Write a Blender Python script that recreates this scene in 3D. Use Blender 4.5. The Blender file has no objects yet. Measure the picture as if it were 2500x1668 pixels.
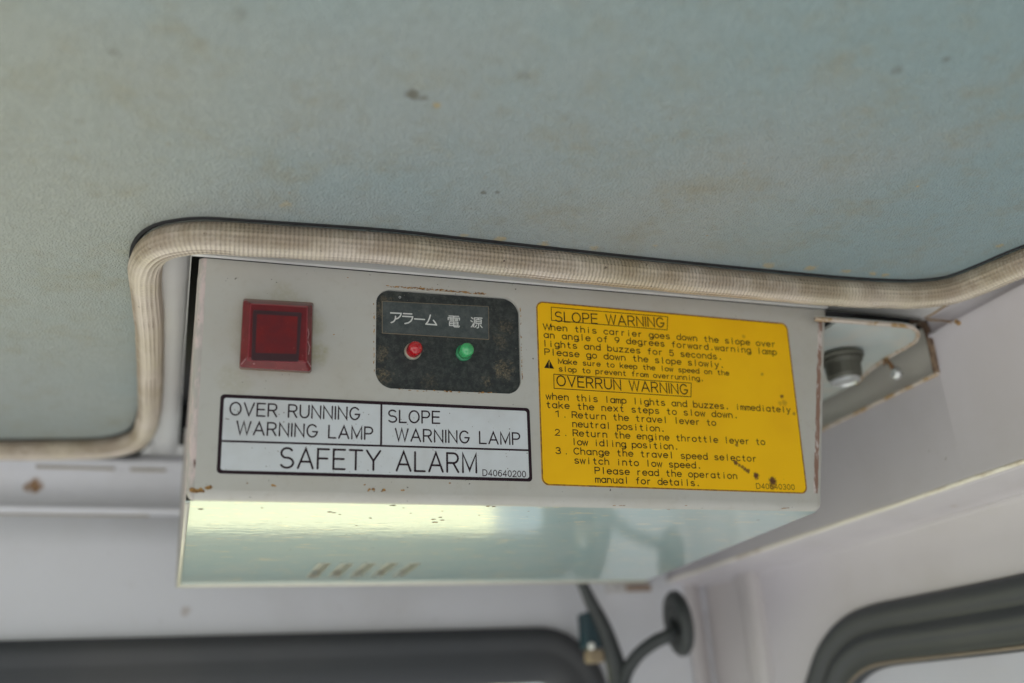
import bpy, bmesh, math, random
from mathutils import Vector, Matrix, noise
from mathutils.geometry import tessellate_polygon
random.seed(7)
S = bpy.context.scene
COL = S.collection
PI = math.pi

# ------------------------------------------------------------------ camera
# cab frame: X right along the front of the cab, Y towards the windscreen, Z up; the lens is at the origin
FPX = 2350.0
def V(*a): return Vector(a)
cx_ = V(7409, 494, FPX).normalized()
cy_ = V(-926, 1007, FPX).normalized()
cy_ = (cy_ - cx_ * (cx_.dot(cy_) * .5)).normalized()
cx_ = (cx_ - cy_ * cx_.dot(cy_)).normalized()
cz_ = cx_.cross(cy_)
if cz_.y > 0: cz_ = -cz_
RW = Matrix((cx_, cy_, cz_))            # photo axes (right, down, forward) -> cab axes
def ray(px, py): return RW @ V((px - 1250) / FPX, (py - 834) / FPX, 1.0)
cam_d = bpy.data.cameras.new('camera'); cam = bpy.data.objects.new('camera', cam_d); COL.objects.link(cam)
r_, d_, f_ = RW @ V(1, 0, 0), RW @ V(0, 1, 0), RW @ V(0, 0, 1)
cam.matrix_world = Matrix(((r_.x, -d_.x, -f_.x, 0), (r_.y, -d_.y, -f_.y, 0), (r_.z, -d_.z, -f_.z, 0), (0, 0, 0, 1)))
cam_d.sensor_width = 36; cam_d.lens = 36 * FPX / 2500
cam_d.clip_start = .01; cam_d.clip_end = 2000
cam_d.dof.use_dof = True; cam_d.dof.focus_distance = .318; cam_d.dof.aperture_fstop = 5.8
S.camera = cam

# ------------------------------------------------------------------ sky, sun, exposure
SUN_EL, SUN_AZ = math.radians(48), math.radians(35)     # azimuth from +Y towards +X
w = bpy.data.worlds.new('World'); S.world = w; w.use_nodes = True
nt = w.node_tree; nt.nodes.clear()
sky = nt.nodes.new('ShaderNodeTexSky'); sky.sky_type = 'NISHITA'; sky.sun_disc = False
sky.sun_elevation = SUN_EL; sky.sun_rotation = SUN_AZ
bg = nt.nodes.new('ShaderNodeBackground'); bg.inputs['Strength'].default_value = .12
wo = nt.nodes.new('ShaderNodeOutputWorld')
nt.links.new(sky.outputs[0], bg.inputs[0]); nt.links.new(bg.outputs[0], wo.inputs[0])
sd = bpy.data.lights.new('sun', 'SUN'); sd.energy = 5; sd.angle = math.radians(.5); sd.color = (1, .95, .87)
so = bpy.data.objects.new('sun', sd); COL.objects.link(so)
sdir = V(math.sin(SUN_AZ) * math.cos(SUN_EL), math.cos(SUN_AZ) * math.cos(SUN_EL), math.sin(SUN_EL))
so.rotation_euler = sdir.to_track_quat('Z', 'Y').to_euler()
S.view_settings.view_transform = 'Standard'; S.view_settings.look = 'None'
S.view_settings.gamma = 1; S.view_settings.exposure = .98
S.cycles.use_denoising = True
S.cycles.max_bounces = 12; S.cycles.diffuse_bounces = 6; S.cycles.transparent_max_bounces = 16
S.cycles.sample_clamp_indirect = 6

# ------------------------------------------------------------------ planes of the place
D0 = .32
FN = V(0, -.99637, -.08517)             # outward normal of the alarm box front, which leans a little
FU = V(0, -.08517, .99637)              # up along it
FO = ray(1135, 850) * D0
ZB = .068                               # underside of the box
def pf(px, py, h=0.0):                  # point on the box front, h metres proud
    r = ray(px, py); return r * (FO.dot(FN) / r.dot(FN)) + FN * h
def st(px, py): p = pf(px, py) - FO; return p.x, p.dot(FU)
def fp(s, t, h=0.0): return FO + V(1, 0, 0) * s + FU * t + FN * h
def on(axis, val, px, py): r = ray(px, py); return r * (val / r['xyz'.index(axis)])

# ------------------------------------------------------------------ mesh helpers
def mk(name, verts, faces, mat, parent=None, smooth=False, uv=None, kind=None, label=None):
    me = bpy.data.meshes.new(name); me.from_pydata([tuple(v) for v in verts], [], faces)
    if uv:
        l = me.uv_layers.new(name='uv')
        for poly in me.polygons:
            for li in poly.loop_indices: l.data[li].uv = uv[me.loops[li].vertex_index]
    if smooth is True: me.polygons.foreach_set('use_smooth', [True] * len(me.polygons))
    elif smooth: me.polygons.foreach_set('use_smooth', [bool(x) for x in smooth])
    for m in (mat if isinstance(mat, list) else [mat]): me.materials.append(m)
    o = bpy.data.objects.new(name, me); COL.objects.link(o)
    if parent: o.parent = parent
    if kind: o['kind'] = kind
    if label: o['label'] = label
    return o
def thing(name, label, cat, loc=(0, 0, 0), group=None):
    o = bpy.data.objects.new(name, None); COL.objects.link(o); o.location = loc; o.empty_display_size = .01
    o['label'] = label; o['category'] = cat
    if group: o['group'] = group
    o['_l'] = list(loc)
    return o
def local(o, vs):
    l = Vector(o.location); return [Vector(v) - l for v in vs]
def crom(pts, n=8, closed=False):
    out = []; m = len(pts)
    for i in range(m - (0 if closed else 1)):
        p1, p2 = pts[i], pts[(i + 1) % m]
        p0 = pts[i - 1] if i or closed else p1 * 2 - p2
        p3 = pts[(i + 2) % m] if (i + 2 < m or closed) else p2 * 2 - p1
        for k in range(n):
            t = k / n
            out.append(.5 * ((2 * p1) + (p2 - p0) * t + (2 * p0 - 5 * p1 + 4 * p2 - p3) * t * t + (3 * p1 - p0 - 3 * p2 + p3) * t ** 3))
    if not closed: out.append(pts[-1].copy())
    return out
def sweep(path, up, prof, closed_prof=True, caps=True, wob=0, seam=False):
    """prof: (a, b) pairs, a across the path, b along up. Returns verts, faces, uv (u = metres along, v = 0..1 around)."""
    vs, fs, uv = [], [], []; s = 0
    if seam: prof = list(prof) + [prof[0]]
    n = len(prof); cl = closed_prof and not seam; den_ = n - 1 if seam else n
    for i, p in enumerate(path):
        if i: s += (p - path[i - 1]).length
        t = (path[min(i + 1, len(path) - 1)] - path[max(i - 1, 0)]).normalized()
        side = t.cross(up).normalized(); u2 = side.cross(t)
        w = 1 + wob * (noise.noise(V(s * 60, 3, 1)))
        for k, (a, b) in enumerate(prof):
            vs.append(p + side * a * w + u2 * b * w); uv.append((s, k / den_))
    for i in range(len(path) - 1):
        for k in range(n if cl else n - 1):
            a, b = i * n + k, i * n + (k + 1) % n
            fs.append((a, b, b + n, a + n))
    if caps and closed_prof:
        fs.append(tuple(range(n - 1, -1, -1))); fs.append(tuple(range((len(path) - 1) * n, len(path) * n)))
    return vs, fs, uv
def circ(r, n=16, ry=None): return [(r * math.cos(2 * PI * k / n), (ry or r) * math.sin(2 * PI * k / n)) for k in range(n)]
def rrect(x0, y0, x1, y1, r, n=6):
    out = []
    for cx, cy, a0 in ((x1 - r, y1 - r, 0), (x0 + r, y1 - r, PI / 2), (x0 + r, y0 + r, PI), (x1 - r, y0 + r, 1.5 * PI)):
        for k in range(n + 1):
            a = a0 + PI / 2 * k / n; out.append((cx + r * math.cos(a), cy + r * math.sin(a)))
    return out
def rquad(c, r, n=6):
    """rounded quad through four corners (counter-clockwise), radius r"""
    out = []; m = len(c)
    for i in range(m):
        p = Vector(c[i]); a = (Vector(c[i - 1]) - p).normalized(); b = (Vector(c[(i + 1) % m]) - p).normalized()
        rr = r[i] if isinstance(r, (list, tuple)) else r
        p0, p2 = p + a * rr, p + b * rr
        for k in range(n + 1):
            t = k / n; q = p0 * (1 - t) ** 2 + (p * .65 + (p0 + p2) * .175) * 2 * t * (1 - t) + p2 * t * t; out.append((q.x, q.y))
    return out
def slab(outline, h0, h1, bev=0.0, f=fp):
    """flat plate on the face frame from h0 to h1, with an optional bevel round its front"""
    n = len(outline); c = Vector((sum(p[0] for p in outline) / n, sum(p[1] for p in outline) / n))
    rings = [(h0, 0), (h1 - bev, 0)] + ([(h1, bev)] if bev else [])
    vs, fs = [], []
    for h, ins in rings:
        for p in outline:
            q = Vector(p); d = (c - q)
            vs.append(f(q.x + (ins if d.x > 0 else -ins), q.y + (ins if d.y > 0 else -ins), h))
    for r in range(len(rings) - 1):
        for k in range(n):
            a, b = r * n + k, r * n + (k + 1) % n; fs.append((a, b, b + n, a + n))
    fs.append(tuple(range((len(rings) - 1) * n, len(rings) * n)))
    return vs, fs
def boxm(x0, y0, z0, x1, y1, z1):
    v = [V(x, y, z) for z in (z0, z1) for y in (y0, y1) for x in (x0, x1)]
    return v, [(0, 2, 3, 1), (4, 5, 7, 6), (0, 1, 5, 4), (2, 6, 7, 3), (0, 4, 6, 2), (1, 3, 7, 5)]
def join(*parts):
    V_, F_ = [], []
    for v, f in parts:
        o = len(V_); V_ += list(v); F_ += [tuple(i + o for i in q) for q in f]
    return V_, F_

# ------------------------------------------------------------------ materials
class M:
    def __init__(s, name):
        s.m = bpy.data.materials.new(name); s.m.use_nodes = True; s.t = s.m.node_tree
        s.b = s.t.nodes['Principled BSDF']; s.geo = s.t.nodes.new('ShaderNodeNewGeometry').outputs['Position']
    def L(s, a, b): s.t.links.new(a, b)
    def noise(s, scale, detail=4, rough=.55, vec=None, dist=0, stretch=None):
        n = s.t.nodes.new('ShaderNodeTexNoise'); n.inputs['Scale'].default_value = scale
        n.inputs['Detail'].default_value = detail; n.inputs['Roughness'].default_value = rough; n.inputs['Distortion'].default_value = dist
        v = vec or s.geo
        if stretch:
            m = s.t.nodes.new('ShaderNodeMapping'); m.inputs['Scale'].default_value = stretch; s.L(v, m.inputs[0]); v = m.outputs[0]
        s.L(v, n.inputs['Vector']); return n.outputs['Fac']
    def ramp(s, f, lo, hi, a=0., b=1.):
        n = s.t.nodes.new('ShaderNodeMapRange'); n.interpolation_type = 'SMOOTHSTEP'
        n.inputs['From Min'].default_value = lo; n.inputs['From Max'].default_value = hi
        n.inputs['To Min'].default_value = a; n.inputs['To Max'].default_value = b; s.L(f, n.inputs['Value']); return n.outputs[0]
    def math(s, op, a, b=None):
        n = s.t.nodes.new('ShaderNodeMath'); n.operation = op
        for i, q in enumerate((a, b)):
            if q is None: continue
            if isinstance(q, (int, float)): n.inputs[i].default_value = q
            else: s.L(q, n.inputs[i])
        return n.outputs[0]
    def mix(s, f, a, b, mode='MIX'):
        n = s.t.nodes.new('ShaderNodeMix'); n.data_type = 'RGBA'; n.blend_type = mode
        if isinstance(f, (int, float)): n.inputs[0].default_value = f
        else: s.L(f, n.inputs[0])
        for i, q in ((6, a), (7, b)):
            if isinstance(q, tuple): n.inputs[i].default_value = q + (1,) if len(q) == 3 else q
            else: s.L(q, n.inputs[i])
        return n.outputs[2]
    def spots(s, items, wob=.35, wscale=400):
        """items: (point, radius, strength) -> smooth mask with an uneven outline"""
        nz = s.noise(wscale, 3, .6); acc = None
        for p, r, k in items:
            d = s.t.nodes.new('ShaderNodeVectorMath'); d.operation = 'DISTANCE'; s.L(s.geo, d.inputs[0]); d.inputs[1].default_value = tuple(p)
            q = s.math('ADD', d.outputs['Value'], s.math('MULTIPLY', s.math('SUBTRACT', nz, .5), r * wob * 4))
            q = s.ramp(q, r * .45, r * 1.15, k, 0)
            acc = q if acc is None else s.math('MAXIMUM', acc, q)
        return acc
    def col(s, c):
        if isinstance(c, tuple): s.b.inputs['Base Color'].default_value = c + (1,)
        else: s.L(c, s.b.inputs['Base Color'])
        return s
    def set(s, **k):
        for a, v in k.items():
            i = s.b.inputs[a.replace('_', ' ')]
            if isinstance(v, (int, float)): i.default_value = v
            elif isinstance(v, tuple): i.default_value = v + (1,) if len(v) == 3 else v
            else: s.L(v, i)
        return s
    def bump(s, h, strength=.3, dist=.001):
        n = s.t.nodes.new('ShaderNodeBump'); n.inputs['Strength'].default_value = strength; n.inputs['Distance'].default_value = dist
        s.L(h, n.inputs['Height']); s.L(n.outputs[0], s.b.inputs['Normal']); return s

BROWN = (.24, .12, .035); RUST = (.20, .07, .018)
def paint(name, base, dirt=(.30, .26, .19), amt=.35, rough=.32, coat=.0, peel=.10, rust=.0, spots=None):
    m = M(name)
    c = m.mix(m.ramp(m.noise(14, 5, .6), .42, .75, 0, amt), base, dirt)
    c = m.mix(m.ramp(m.noise(90, 6, .7), .55, .8, 0, amt * .6), c, dirt)
    sp = m.ramp(m.noise(520, 2, .5), .735, .78)
    sp = m.math('MULTIPLY', sp, m.ramp(m.noise(40, 2), .5, .62))
    c = m.mix(m.math('MULTIPLY', sp, .8), c, (.10, .07, .04))
    if rust:
        rs = m.ramp(m.noise(60, 6, .75, dist=.5), .70, .76)
        c = m.mix(m.math('MULTIPLY', rs, rust), c, BROWN)
    if spots: c = m.mix(m.spots(spots), c, BROWN)
    m.col(c)
    m.set(Roughness=m.ramp(m.noise(55, 4), .3, .8, rough, rough + .18), Coat_Weight=coat, Coat_Roughness=.08)
    m.bump(m.noise(260, 3, .5), peel, .0006)
    return m.m

def paint_face():
    m = M('box_front_paint')
    base = (.50, .495, .468)
    c = m.mix(m.ramp(m.noise(22, 5, .65), .40, .75, 0, .30), base, (.40, .35, .27))
    c = m.mix(m.ramp(m.noise(300, 4, .7), .50, .8, 0, .25), c, (.36, .33, .27))
    # greasy tan halo round the lamp and the panel
    halo = m.spots([(pf(670, 820), .015, .25), (pf(575, 925), .006, .25), (pf(772, 860), .0045, .6), (pf(768, 800), .004, .4), (pf(690, 728), .006, .3)], .3, 220)
    c = m.mix(m.math('MULTIPLY', halo, m.ramp(m.noise(700, 3, .7), .3, .62, .35, 1)), c, (.34, .31, .17))
    sp = m.math('MULTIPLY', m.ramp(m.noise(900, 1, .5), .74, .77), m.ramp(m.noise(70, 2), .50, .60))
    c = m.mix(m.math('MULTIPLY', sp, .85), c, (.05, .04, .03))
    m.col(c).set(Roughness=m.ramp(m.noise(60, 4), .3, .8, .34, .5), Coat_Weight=.35, Coat_Roughness=.16)
    m.bump(m.noise(420, 3, .6), .10, .0004)
    return m.m
def paint_under():
    m = M('box_underside_sky_tint')  # blue-green base puts the reflected sky tint into the paint colour
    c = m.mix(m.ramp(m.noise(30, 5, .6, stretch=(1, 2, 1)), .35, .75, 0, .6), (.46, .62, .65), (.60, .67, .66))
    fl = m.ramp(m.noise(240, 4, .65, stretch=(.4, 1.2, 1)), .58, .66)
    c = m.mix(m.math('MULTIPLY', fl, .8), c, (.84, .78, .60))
    sp = m.math('MULTIPLY', m.ramp(m.noise(620, 2, .5, stretch=(.6, 1, 1)), .715, .75), m.ramp(m.noise(60, 2), .50, .60))
    c = m.mix(sp, c, (.09, .05, .02))
    m.col(c).set(Roughness=.30, Coat_Weight=1, Coat_Roughness=.03, Coat_IOR=1.7)
    n = m.math('ADD', m.noise(150, 3, .6, stretch=(.5, 1.5, 1)), m.math('MULTIPLY', m.noise(700, 2, .5, stretch=(.5, 1.3, 1)), .35))
    m.bump(n, .08, .0005)
    nb = [q for q in m.t.nodes if q.type == 'BUMP'][0]; m.L(nb.outputs[0], m.b.inputs['Coat Normal'])
    return m.m
MF = paint_face(); MU = paint_under()
m = M('worn_edge_paint')
c = m.mix(m.ramp(m.noise(190, 5, .7, stretch=(1, 1, .35)), .42, .60), (.42, .40, .38), (.60, .50, .49))
c = m.mix(m.ramp(m.noise(240, 5, .75, stretch=(1, 1, .4)), .60, .68), c, (.11, .05, .04))
ME = m.col(c).set(Roughness=.45).bump(m.noise(500, 4, .6), .4, .0005).m

MW = paint('cab_white_paint', (.60, .585, .585), amt=.18, rough=.36, peel=.06)
MFR = paint('frame_paint', (.72, .72, .72), amt=.12, rough=.36, peel=.05)
MWW = paint('front_wall_paint', (.68, .69, .74), amt=.16, rough=.42, peel=.05,
            spots=[(on('y', .545, 86, 1186), .0042, .95), (on('y', .545, 70, 1190), .003, .8), (on('y', .545, 453, 1492), .003, .35)])
MSW = paint('side_wall_paint', (.56, .535, .575), amt=.16, rough=.38, peel=.05,
            spots=[(on('x', .318, 2215, 1272), .0028, .45), (on('x', .31, 2330, 1240), .002, .3), (on('x', .292, 2330, 787), .0016, .95)])
m = M('dirt'); MD = m.col(m.mix(m.noise(200, 4), (.44, .41, .36), (.48, .45, .41))).set(Roughness=.8).m
m = M('rust'); MR = m.col(m.mix(m.ramp(m.noise(900, 4, .7), .35, .65), (.10, .05, .03), (.36, .21, .09))).set(Roughness=.85).bump(m.noise(900, 3), .5, .0004).m
m = M('dark_void'); MV = m.col((.022, .022, .025)).set(Roughness=.9).m  # near-black paints in the shade of the roof cavity and trim gap
m = M('lip_paint'); MLIP = m.col(m.mix(m.ramp(m.noise(160, 5, .75), .46, .58), (.60, .53, .47), (.40, .26, .12))).set(Roughness=.5).m
m = M('seam_grime'); MSE = m.col(m.mix(m.ramp(m.noise(300, 4, .7), .4, .65), (.13, .08, .055), (.27, .19, .13))).set(Roughness=.8).m
m = M('rust_stain'); MLN = m.col(m.mix(m.ramp(m.noise(300, 4, .7), .4, .65), (.42, .27, .12), (.20, .11, .05))).set(Roughness=.8).m

# headliner vinyl
m = M('headliner_vinyl')
c = m.mix(m.ramp(m.noise(6, 4, .6), .35, .7), (.27, .362, .392), (.325, .37, .38))
xs = m.t.nodes.new('ShaderNodeSeparateXYZ'); m.L(m.geo, xs.inputs[0])
lf = m.ramp(m.math('ADD', m.math('ADD', xs.outputs[0], m.ramp(xs.outputs[1], .22, .10, 0, .09)), m.math('MULTIPLY', m.math('SUBTRACT', m.noise(18, 4), .5), .12)), .06, -.04)
c = m.mix(m.math('MULTIPLY', lf, .65), c, (.365, .38, .345))
c = m.mix(m.ramp(m.noise(340, 5, .7), .40, .68, 0, .09), c, (.17, .20, .19))
c = m.mix(m.ramp(m.noise(45, 6, .75), .47, .75, 0, .5), c, (.29, .27, .19))
c = m.mix(m.ramp(m.noise(120, 6, .8), .50, .72, 0, .35), c, (.24, .22, .16))
st_ = m.math('MULTIPLY', m.ramp(m.noise(210, 5, .7), .66, .72), m.ramp(m.noise(22, 3), .48, .60))
c = m.mix(m.math('MULTIPLY', st_, .75), c, (.30, .19, .06))
dk = m.math('MULTIPLY', m.ramp(m.noise(330, 4, .6), .70, .745), m.ramp(m.noise(28, 3, .5, dist=1), .52, .62))
c = m.mix(m.math('MULTIPLY', dk, .8), c, (.05, .045, .035))
ZH = .1490
g = [(1005, 232, .0022, .75), (1035, 238, .0012, .55), (1180, 470, .0011, .6), (1215, 470, .0010, .5), (1065, 258, .0013, .35), (2310, 145, .0016, .5), (2190, 170, .002, .35), (1280, 185, .002, .25), (280, 130, .0018, .3), (590, 30, .002, .25)]
c = m.mix(m.spots([(on('z', ZH, a, b), r, k) for a, b, r, k in g], .5, 500), c, (.10, .085, .055))
g = [(1068, 259, .0014, .6), (2240, 455, .0006, .9), (1600, 600, .0012, .4), (2130, 668, .0022, .6), (2160, 672, .0015, .6), (2060, 663, .002, .5), (1980, 655, .0025, .55), (1880, 648, .0022, .5), (1330, 596, .002, .55), (1220, 584, .002, .5), (1130, 575, .0018, .5), (1450, 607, .002, .4), (2440, 600, .0015, .5), (700, 500, .002, .3)]
c = m.mix(m.spots([(on('z', ZH, a, b), r, k) for a, b, r, k in g], .7, 420), c, (.52, .38, .15))
m.col(c).set(Roughness=.52, Specular_IOR_Level=.45)
vo = m.t.nodes.new('ShaderNodeTexVoronoi'); vo.feature = 'DISTANCE_TO_EDGE'; vo.inputs['Scale'].default_value = 900
nv = m.t.nodes.new('ShaderNodeVectorMath'); nv.operation = 'ADD'; nz = m.t.nodes.new('ShaderNodeTexNoise'); nz.inputs['Scale'].default_value = 300; m.L(m.geo, nz.inputs[0])
sc_ = m.t.nodes.new('ShaderNodeVectorMath'); sc_.operation = 'SCALE'; sc_.inputs['Scale'].default_value = .0022; m.L(nz.outputs['Color'], sc_.inputs[0])
m.L(m.geo, nv.inputs[0]); m.L(sc_.outputs[0], nv.inputs[1]); m.L(nv.outputs[0], vo.inputs['Vector'])
h = m.math('ADD', m.ramp(vo.outputs['Distance'], 0, .35), m.math('MULTIPLY', m.noise(250, 4, .6), 1.2))
h = m.math('ADD', h, m.math('MULTIPLY', m.noise(20, 2), 5))
MH = m.bump(h, .6, .00045).m

# woven edge trim, mapped along and around
m = M('trim_weave')
uvn = m.t.nodes.new('ShaderNodeUVMap').outputs[0]
su = m.t.nodes.new('ShaderNodeSeparateXYZ'); m.L(uvn, su.inputs[0]); U, VV = su.outputs[0], su.outputs[1]
rib = m.math('SINE', m.math('MULTIPLY', U, 2 * PI / .00135))
lon = m.math('SINE', m.math('MULTIPLY', VV, 2 * PI * 20))
weave = m.math('ADD', m.math('MULTIPLY', rib, .50), m.math('MULTIPLY', lon, m.ramp(m.noise(50, 3), .35, .65, .1, .5)))
c = m.mix(m.ramp(m.noise(40, 5, .6), .3, .7), (.68, .61, .48), (.73, .65, .58))
c = m.mix(m.ramp(weave, -.9, .3, .25, 0), c, (.22, .16, .11))
# grime soaked in from the seam against the headliner (v runs round the tube; the seam side faces the headliner)
up_ = m.ramp(m.math('ABSOLUTE', m.math('SUBTRACT', VV, .50)), .30, .40)
gr = m.math('MULTIPLY', up_, m.ramp(m.noise(55, 5, .65), .30, .60, .35, 1))
c = m.mix(m.math('MULTIPLY', gr, .65), c, (.17, .11, .055))
for v0 in (.215, .265, .315):
    ln = m.math('MULTIPLY', m.ramp(m.math('ABSOLUTE', m.math('SUBTRACT', VV, v0)), .004, .011, 1, 0), m.ramp(U, .52, .47, 1, 0) if 0 else m.ramp(m.noise(30, 3), .42, .6, .1, .75))
    c = m.mix(ln, c, (.22, .15, .11))
c = m.mix(m.ramp(m.noise(26, 4, .6), .50, .72, 0, .4), c, (.34, .26, .16))
bk = m.math('MULTIPLY', m.ramp(m.noise(700, 2), .70, .73), m.ramp(m.noise(60, 2), .5, .6))
c = m.mix(bk, c, (.05, .03, .02))
MT = m.col(c).set(Roughness=.72).bump(m.math('ADD', weave, m.math('MULTIPLY', m.noise(300, 3), 1.2)), .7, .0004).m

m = M('rubber'); MRB = m.col(m.mix(m.ramp(m.noise(9, 3), .4, .75), (.044, .048, .056), (.062, .063, .068))).set(Roughness=.55).m
m = M('rubber_lip_dust'); MRD = m.col(m.mix(m.noise(90, 4), (.24, .19, .14), (.14, .12, .10))).set(Roughness=.8).m
m = M('cable_rubber'); MCB = m.col((.035, .04, .042)).set(Roughness=.5).m
m = M('teal_plastic'); MTL = m.col(m.mix(m.noise(120, 2), (.008, .05, .07), (.02, .03, .035))).set(Roughness=.45).m
m = M('tan_plastic'); MTN = m.col((.26, .20, .13)).set(Roughness=.6).m
m = M('white_plastic'); MWP = m.col((.75, .75, .72)).set(Roughness=.35).m
m = M('steel'); MST = m.col(m.mix(m.noise(150, 4), (.085, .090, .075), (.16, .155, .13))).set(Metallic=.6, Roughness=.42).m
m = M('bright_steel'); MBS = m.col((.70, .72, .72)).set(Metallic=.8, Roughness=.28).m
def dusty_glass(name, dust, amount):
    g = M(name); g.b.inputs['Base Color'].default_value = dust + (1,); g.b.inputs['Roughness'].default_value = .35
    tr = g.t.nodes.new('ShaderNodeBsdfTransparent'); tr.inputs[0].default_value = (.90, .93, .93, 1)
    mx = g.t.nodes.new('ShaderNodeMixShader'); g.L(g.ramp(g.noise(12, 4), .3, .7, amount * .85, amount), mx.inputs[0])
    g.L(tr.outputs[0], mx.inputs[1]); g.L(g.b.outputs[0], mx.inputs[2])
    g.L(mx.outputs[0], g.t.nodes['Material Output'].inputs[0]); return g.m
MGF = dusty_glass('windscreen_glass', (.5, .5, .48), .06)
MGS = dusty_glass('dusty_side_glass', (.44, .43, .50), .93)

m = M('black_panel_face')
c = m.mix(m.ramp(m.noise(420, 6, .8), .40, .72), (.014, .019, .021), (.060, .068, .062))
edge = m.spots([(pf(925, 760), .003, .6), (pf(930, 860), .003, .7), (pf(935, 915), .003, .8), (pf(1235, 800), .003, .5), (pf(1232, 900), .0035, .8), (pf(1225, 830), .003, .5), (pf(945, 735), .003, .5), (pf(1190, 930), .002, .6), (pf(1050, 930), .003, .3)], .8, 900)
c = m.mix(m.math('MULTIPLY', edge, m.ramp(m.noise(1500, 5, .85), .40, .66)), c, (.24, .19, .11))
c = m.mix(m.ramp(m.noise(1800, 2, .6), .71, .76, 0, .7), c, (.26, .24, .20))
MBP = m.col(c).set(Roughness=.50).bump(m.noise(1500, 3), .15, .0002).m
m = M('name_tape_black')
c = m.mix(m.ramp(m.noise(350, 5, .75), .35, .7), (.045, .058, .060), (.085, .098, .10))
MTP = m.col(m.mix(m.ramp(m.noise(1700, 2, .6), .68, .74, 0, .7), c, (.22, .18, .12))).set(Roughness=.42).m
m = M('tape_edge'); MTE = m.col((.26, .20, .13)).set(Roughness=.7).m
m = M('white_print'); MWPR = m.col((.66, .67, .66)).set(Roughness=.5).m
m = M('black_print'); MBPR = m.col((.012, .010, .008)).set(Roughness=.6, Specular_IOR_Level=.2).m
m = M('purple_black_print'); MPPR = m.col((.022, .010, .016)).set(Roughness=.6, Specular_IOR_Level=.2).m
m = M('silver_sticker')
c = m.mix(m.ramp(m.noise(60, 4), .35, .75), (.64, .68, .72), (.56, .58, .60))
c = m.mix(m.ramp(m.noise(1300, 1), .76, .78), c, (.10, .07, .05))
MSS = m.col(c).set(Roughness=.42).m
m = M('yellow_sticker')
c = m.mix(m.ramp(m.noise(30, 4), .3, .75), (.94, .54, .003), (.85, .46, .003))
sp = m.math('MULTIPLY', m.ramp(m.noise(380, 3, .6), .70, .76), m.ramp(m.noise(45, 2), .52, .6))
c = m.mix(m.math('MULTIPLY', sp, .6), c, (.35, .17, .01))
pts = [(1796, 1130, .0007, .95), (1805, 1137, .0005, .8), (1812, 1140, .0005, .8), (1819, 1146, .0006, .9), (1826, 1150, .0006, .9), (1846, 1162, .0009, 1), (1886, 1175, .0012, 1), (1908, 968, .0006, .9), (1914, 984, .0009, .35), (1904, 985, .0007, .3), (1860, 914, .0005, .4), (1938, 1010, .0005, .6), (1815, 822, .0006, .35), (1798, 1087, .0005, .7), (1885, 1187, .0010, .5)]
c = m.mix(m.spots([(pf(a, b), r * 1.5, k) for a, b, r, k in pts], .4, 1500), c, (.12, .05, .02))
MYS = m.col(c).set(Roughness=.5, Specular_IOR_Level=.25).m
m = M('yellow_edge_stain'); MYE = m.col(m.mix(m.ramp(m.noise(600, 4, .7), .35, .65), (.40, .20, .008), (.16, .07, .012))).set(Roughness=.6).m
m = M('red_lens')
c = m.mix(m.ramp(m.noise(160, 4, .7), .35, .7), (.13, .005, .010), (.18, .009, .014))
c = m.mix(m.ramp(m.noise(900, 3, .7), .66, .74, 0, .6), c, (.45, .16, .15))
MRL = m.col(c).set(Roughness=.25, Specular_IOR_Level=.35, Coat_Weight=.3, Coat_Roughness=.06).m
m = M('red_lens_centre')
c = m.mix(m.ramp(m.noise(120, 4, .7), .35, .7), (.18, .004, .006), (.12, .005, .010))
MRC = m.col(m.mix(m.ramp(m.noise(1200, 3, .7), .66, .74, 0, .45), c, (.45, .15, .12))).set(Roughness=.35, Specular_IOR_Level=.35, Coat_Weight=.2, Coat_Roughness=.1).m
m = M('dark_lens_frame'); MLF = m.col((.034, .005, .011)).set(Roughness=.5, Coat_Weight=.1).m
m = M('gasket_tan'); MGK = m.col(m.mix(m.noise(300, 4), (.30, .24, .17), (.14, .09, .06))).set(Roughness=.7).m
def led(name, c, deep):
    m = M(name); m.col(m.mix(m.ramp(m.noise(300, 1), .3, .7), c, deep)); m.set(Roughness=.16, Transmission_Weight=.45, IOR=1.5, Coat_Weight=1.0, Coat_Roughness=.04); return m.m
MLR = led('red_epoxy', (.90, .008, .02), (.65, .004, .015)); MLG = led('green_epoxy', (.12, .80, .30), (.08, .62, .22))
m = M('clear_collar'); MCC = m.col((.50, .47, .38)).set(Roughness=.3, Transmission_Weight=.3).m
m = M('green_collar'); MCG = m.col((.05, .33, .16)).set(Roughness=.25, Transmission_Weight=.3).m

# ------------------------------------------------------------------ ground outside and roof skin
m = M('ground_dirt')
xg = m.t.nodes.new('ShaderNodeSeparateXYZ'); m.L(m.geo, xg.inputs[0])
c = m.mix(m.ramp(m.noise(.5, 6, .6), .35, .65), (.46, .445, .41), (.40, .40, .35))
gf = m.ramp(m.math('ADD', xg.outputs[1], m.math('MULTIPLY', m.noise(.4, 3), 1.5)), 2.6, 3.6)
c = m.mix(gf, c, m.mix(m.noise(.8, 5), (.66, .62, .34), (.56, .56, .28)))   # dry straw-coloured grass ahead, unseen, added to warm the underside's reflection
MG = m.col(c).set(Roughness=.9).bump(m.noise(8, 5), .4, .05).m
R = 400; mk('ground', [(-R, -R, -1.9), (R, -R, -1.9), (R, R, -1.9), (-R, R, -1.9)], [(0, 1, 2, 3)], MG, kind='structure')
gx = ray(1236, 1262); gx = gx.x / gx.y * 6.5
m = M('reflection_wall_grey'); MOW = m.col(m.mix(m.noise(2, 4), (.84, .82, .86), (.74, .72, .76))).set(Roughness=.9).m
mk('reflection_wall', *boxm(gx, 6.5, -1.9, gx + 7, 6.8, .9), MOW, kind='structure')  # unseen wall, added to dim the right end of the underside's reflection
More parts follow.
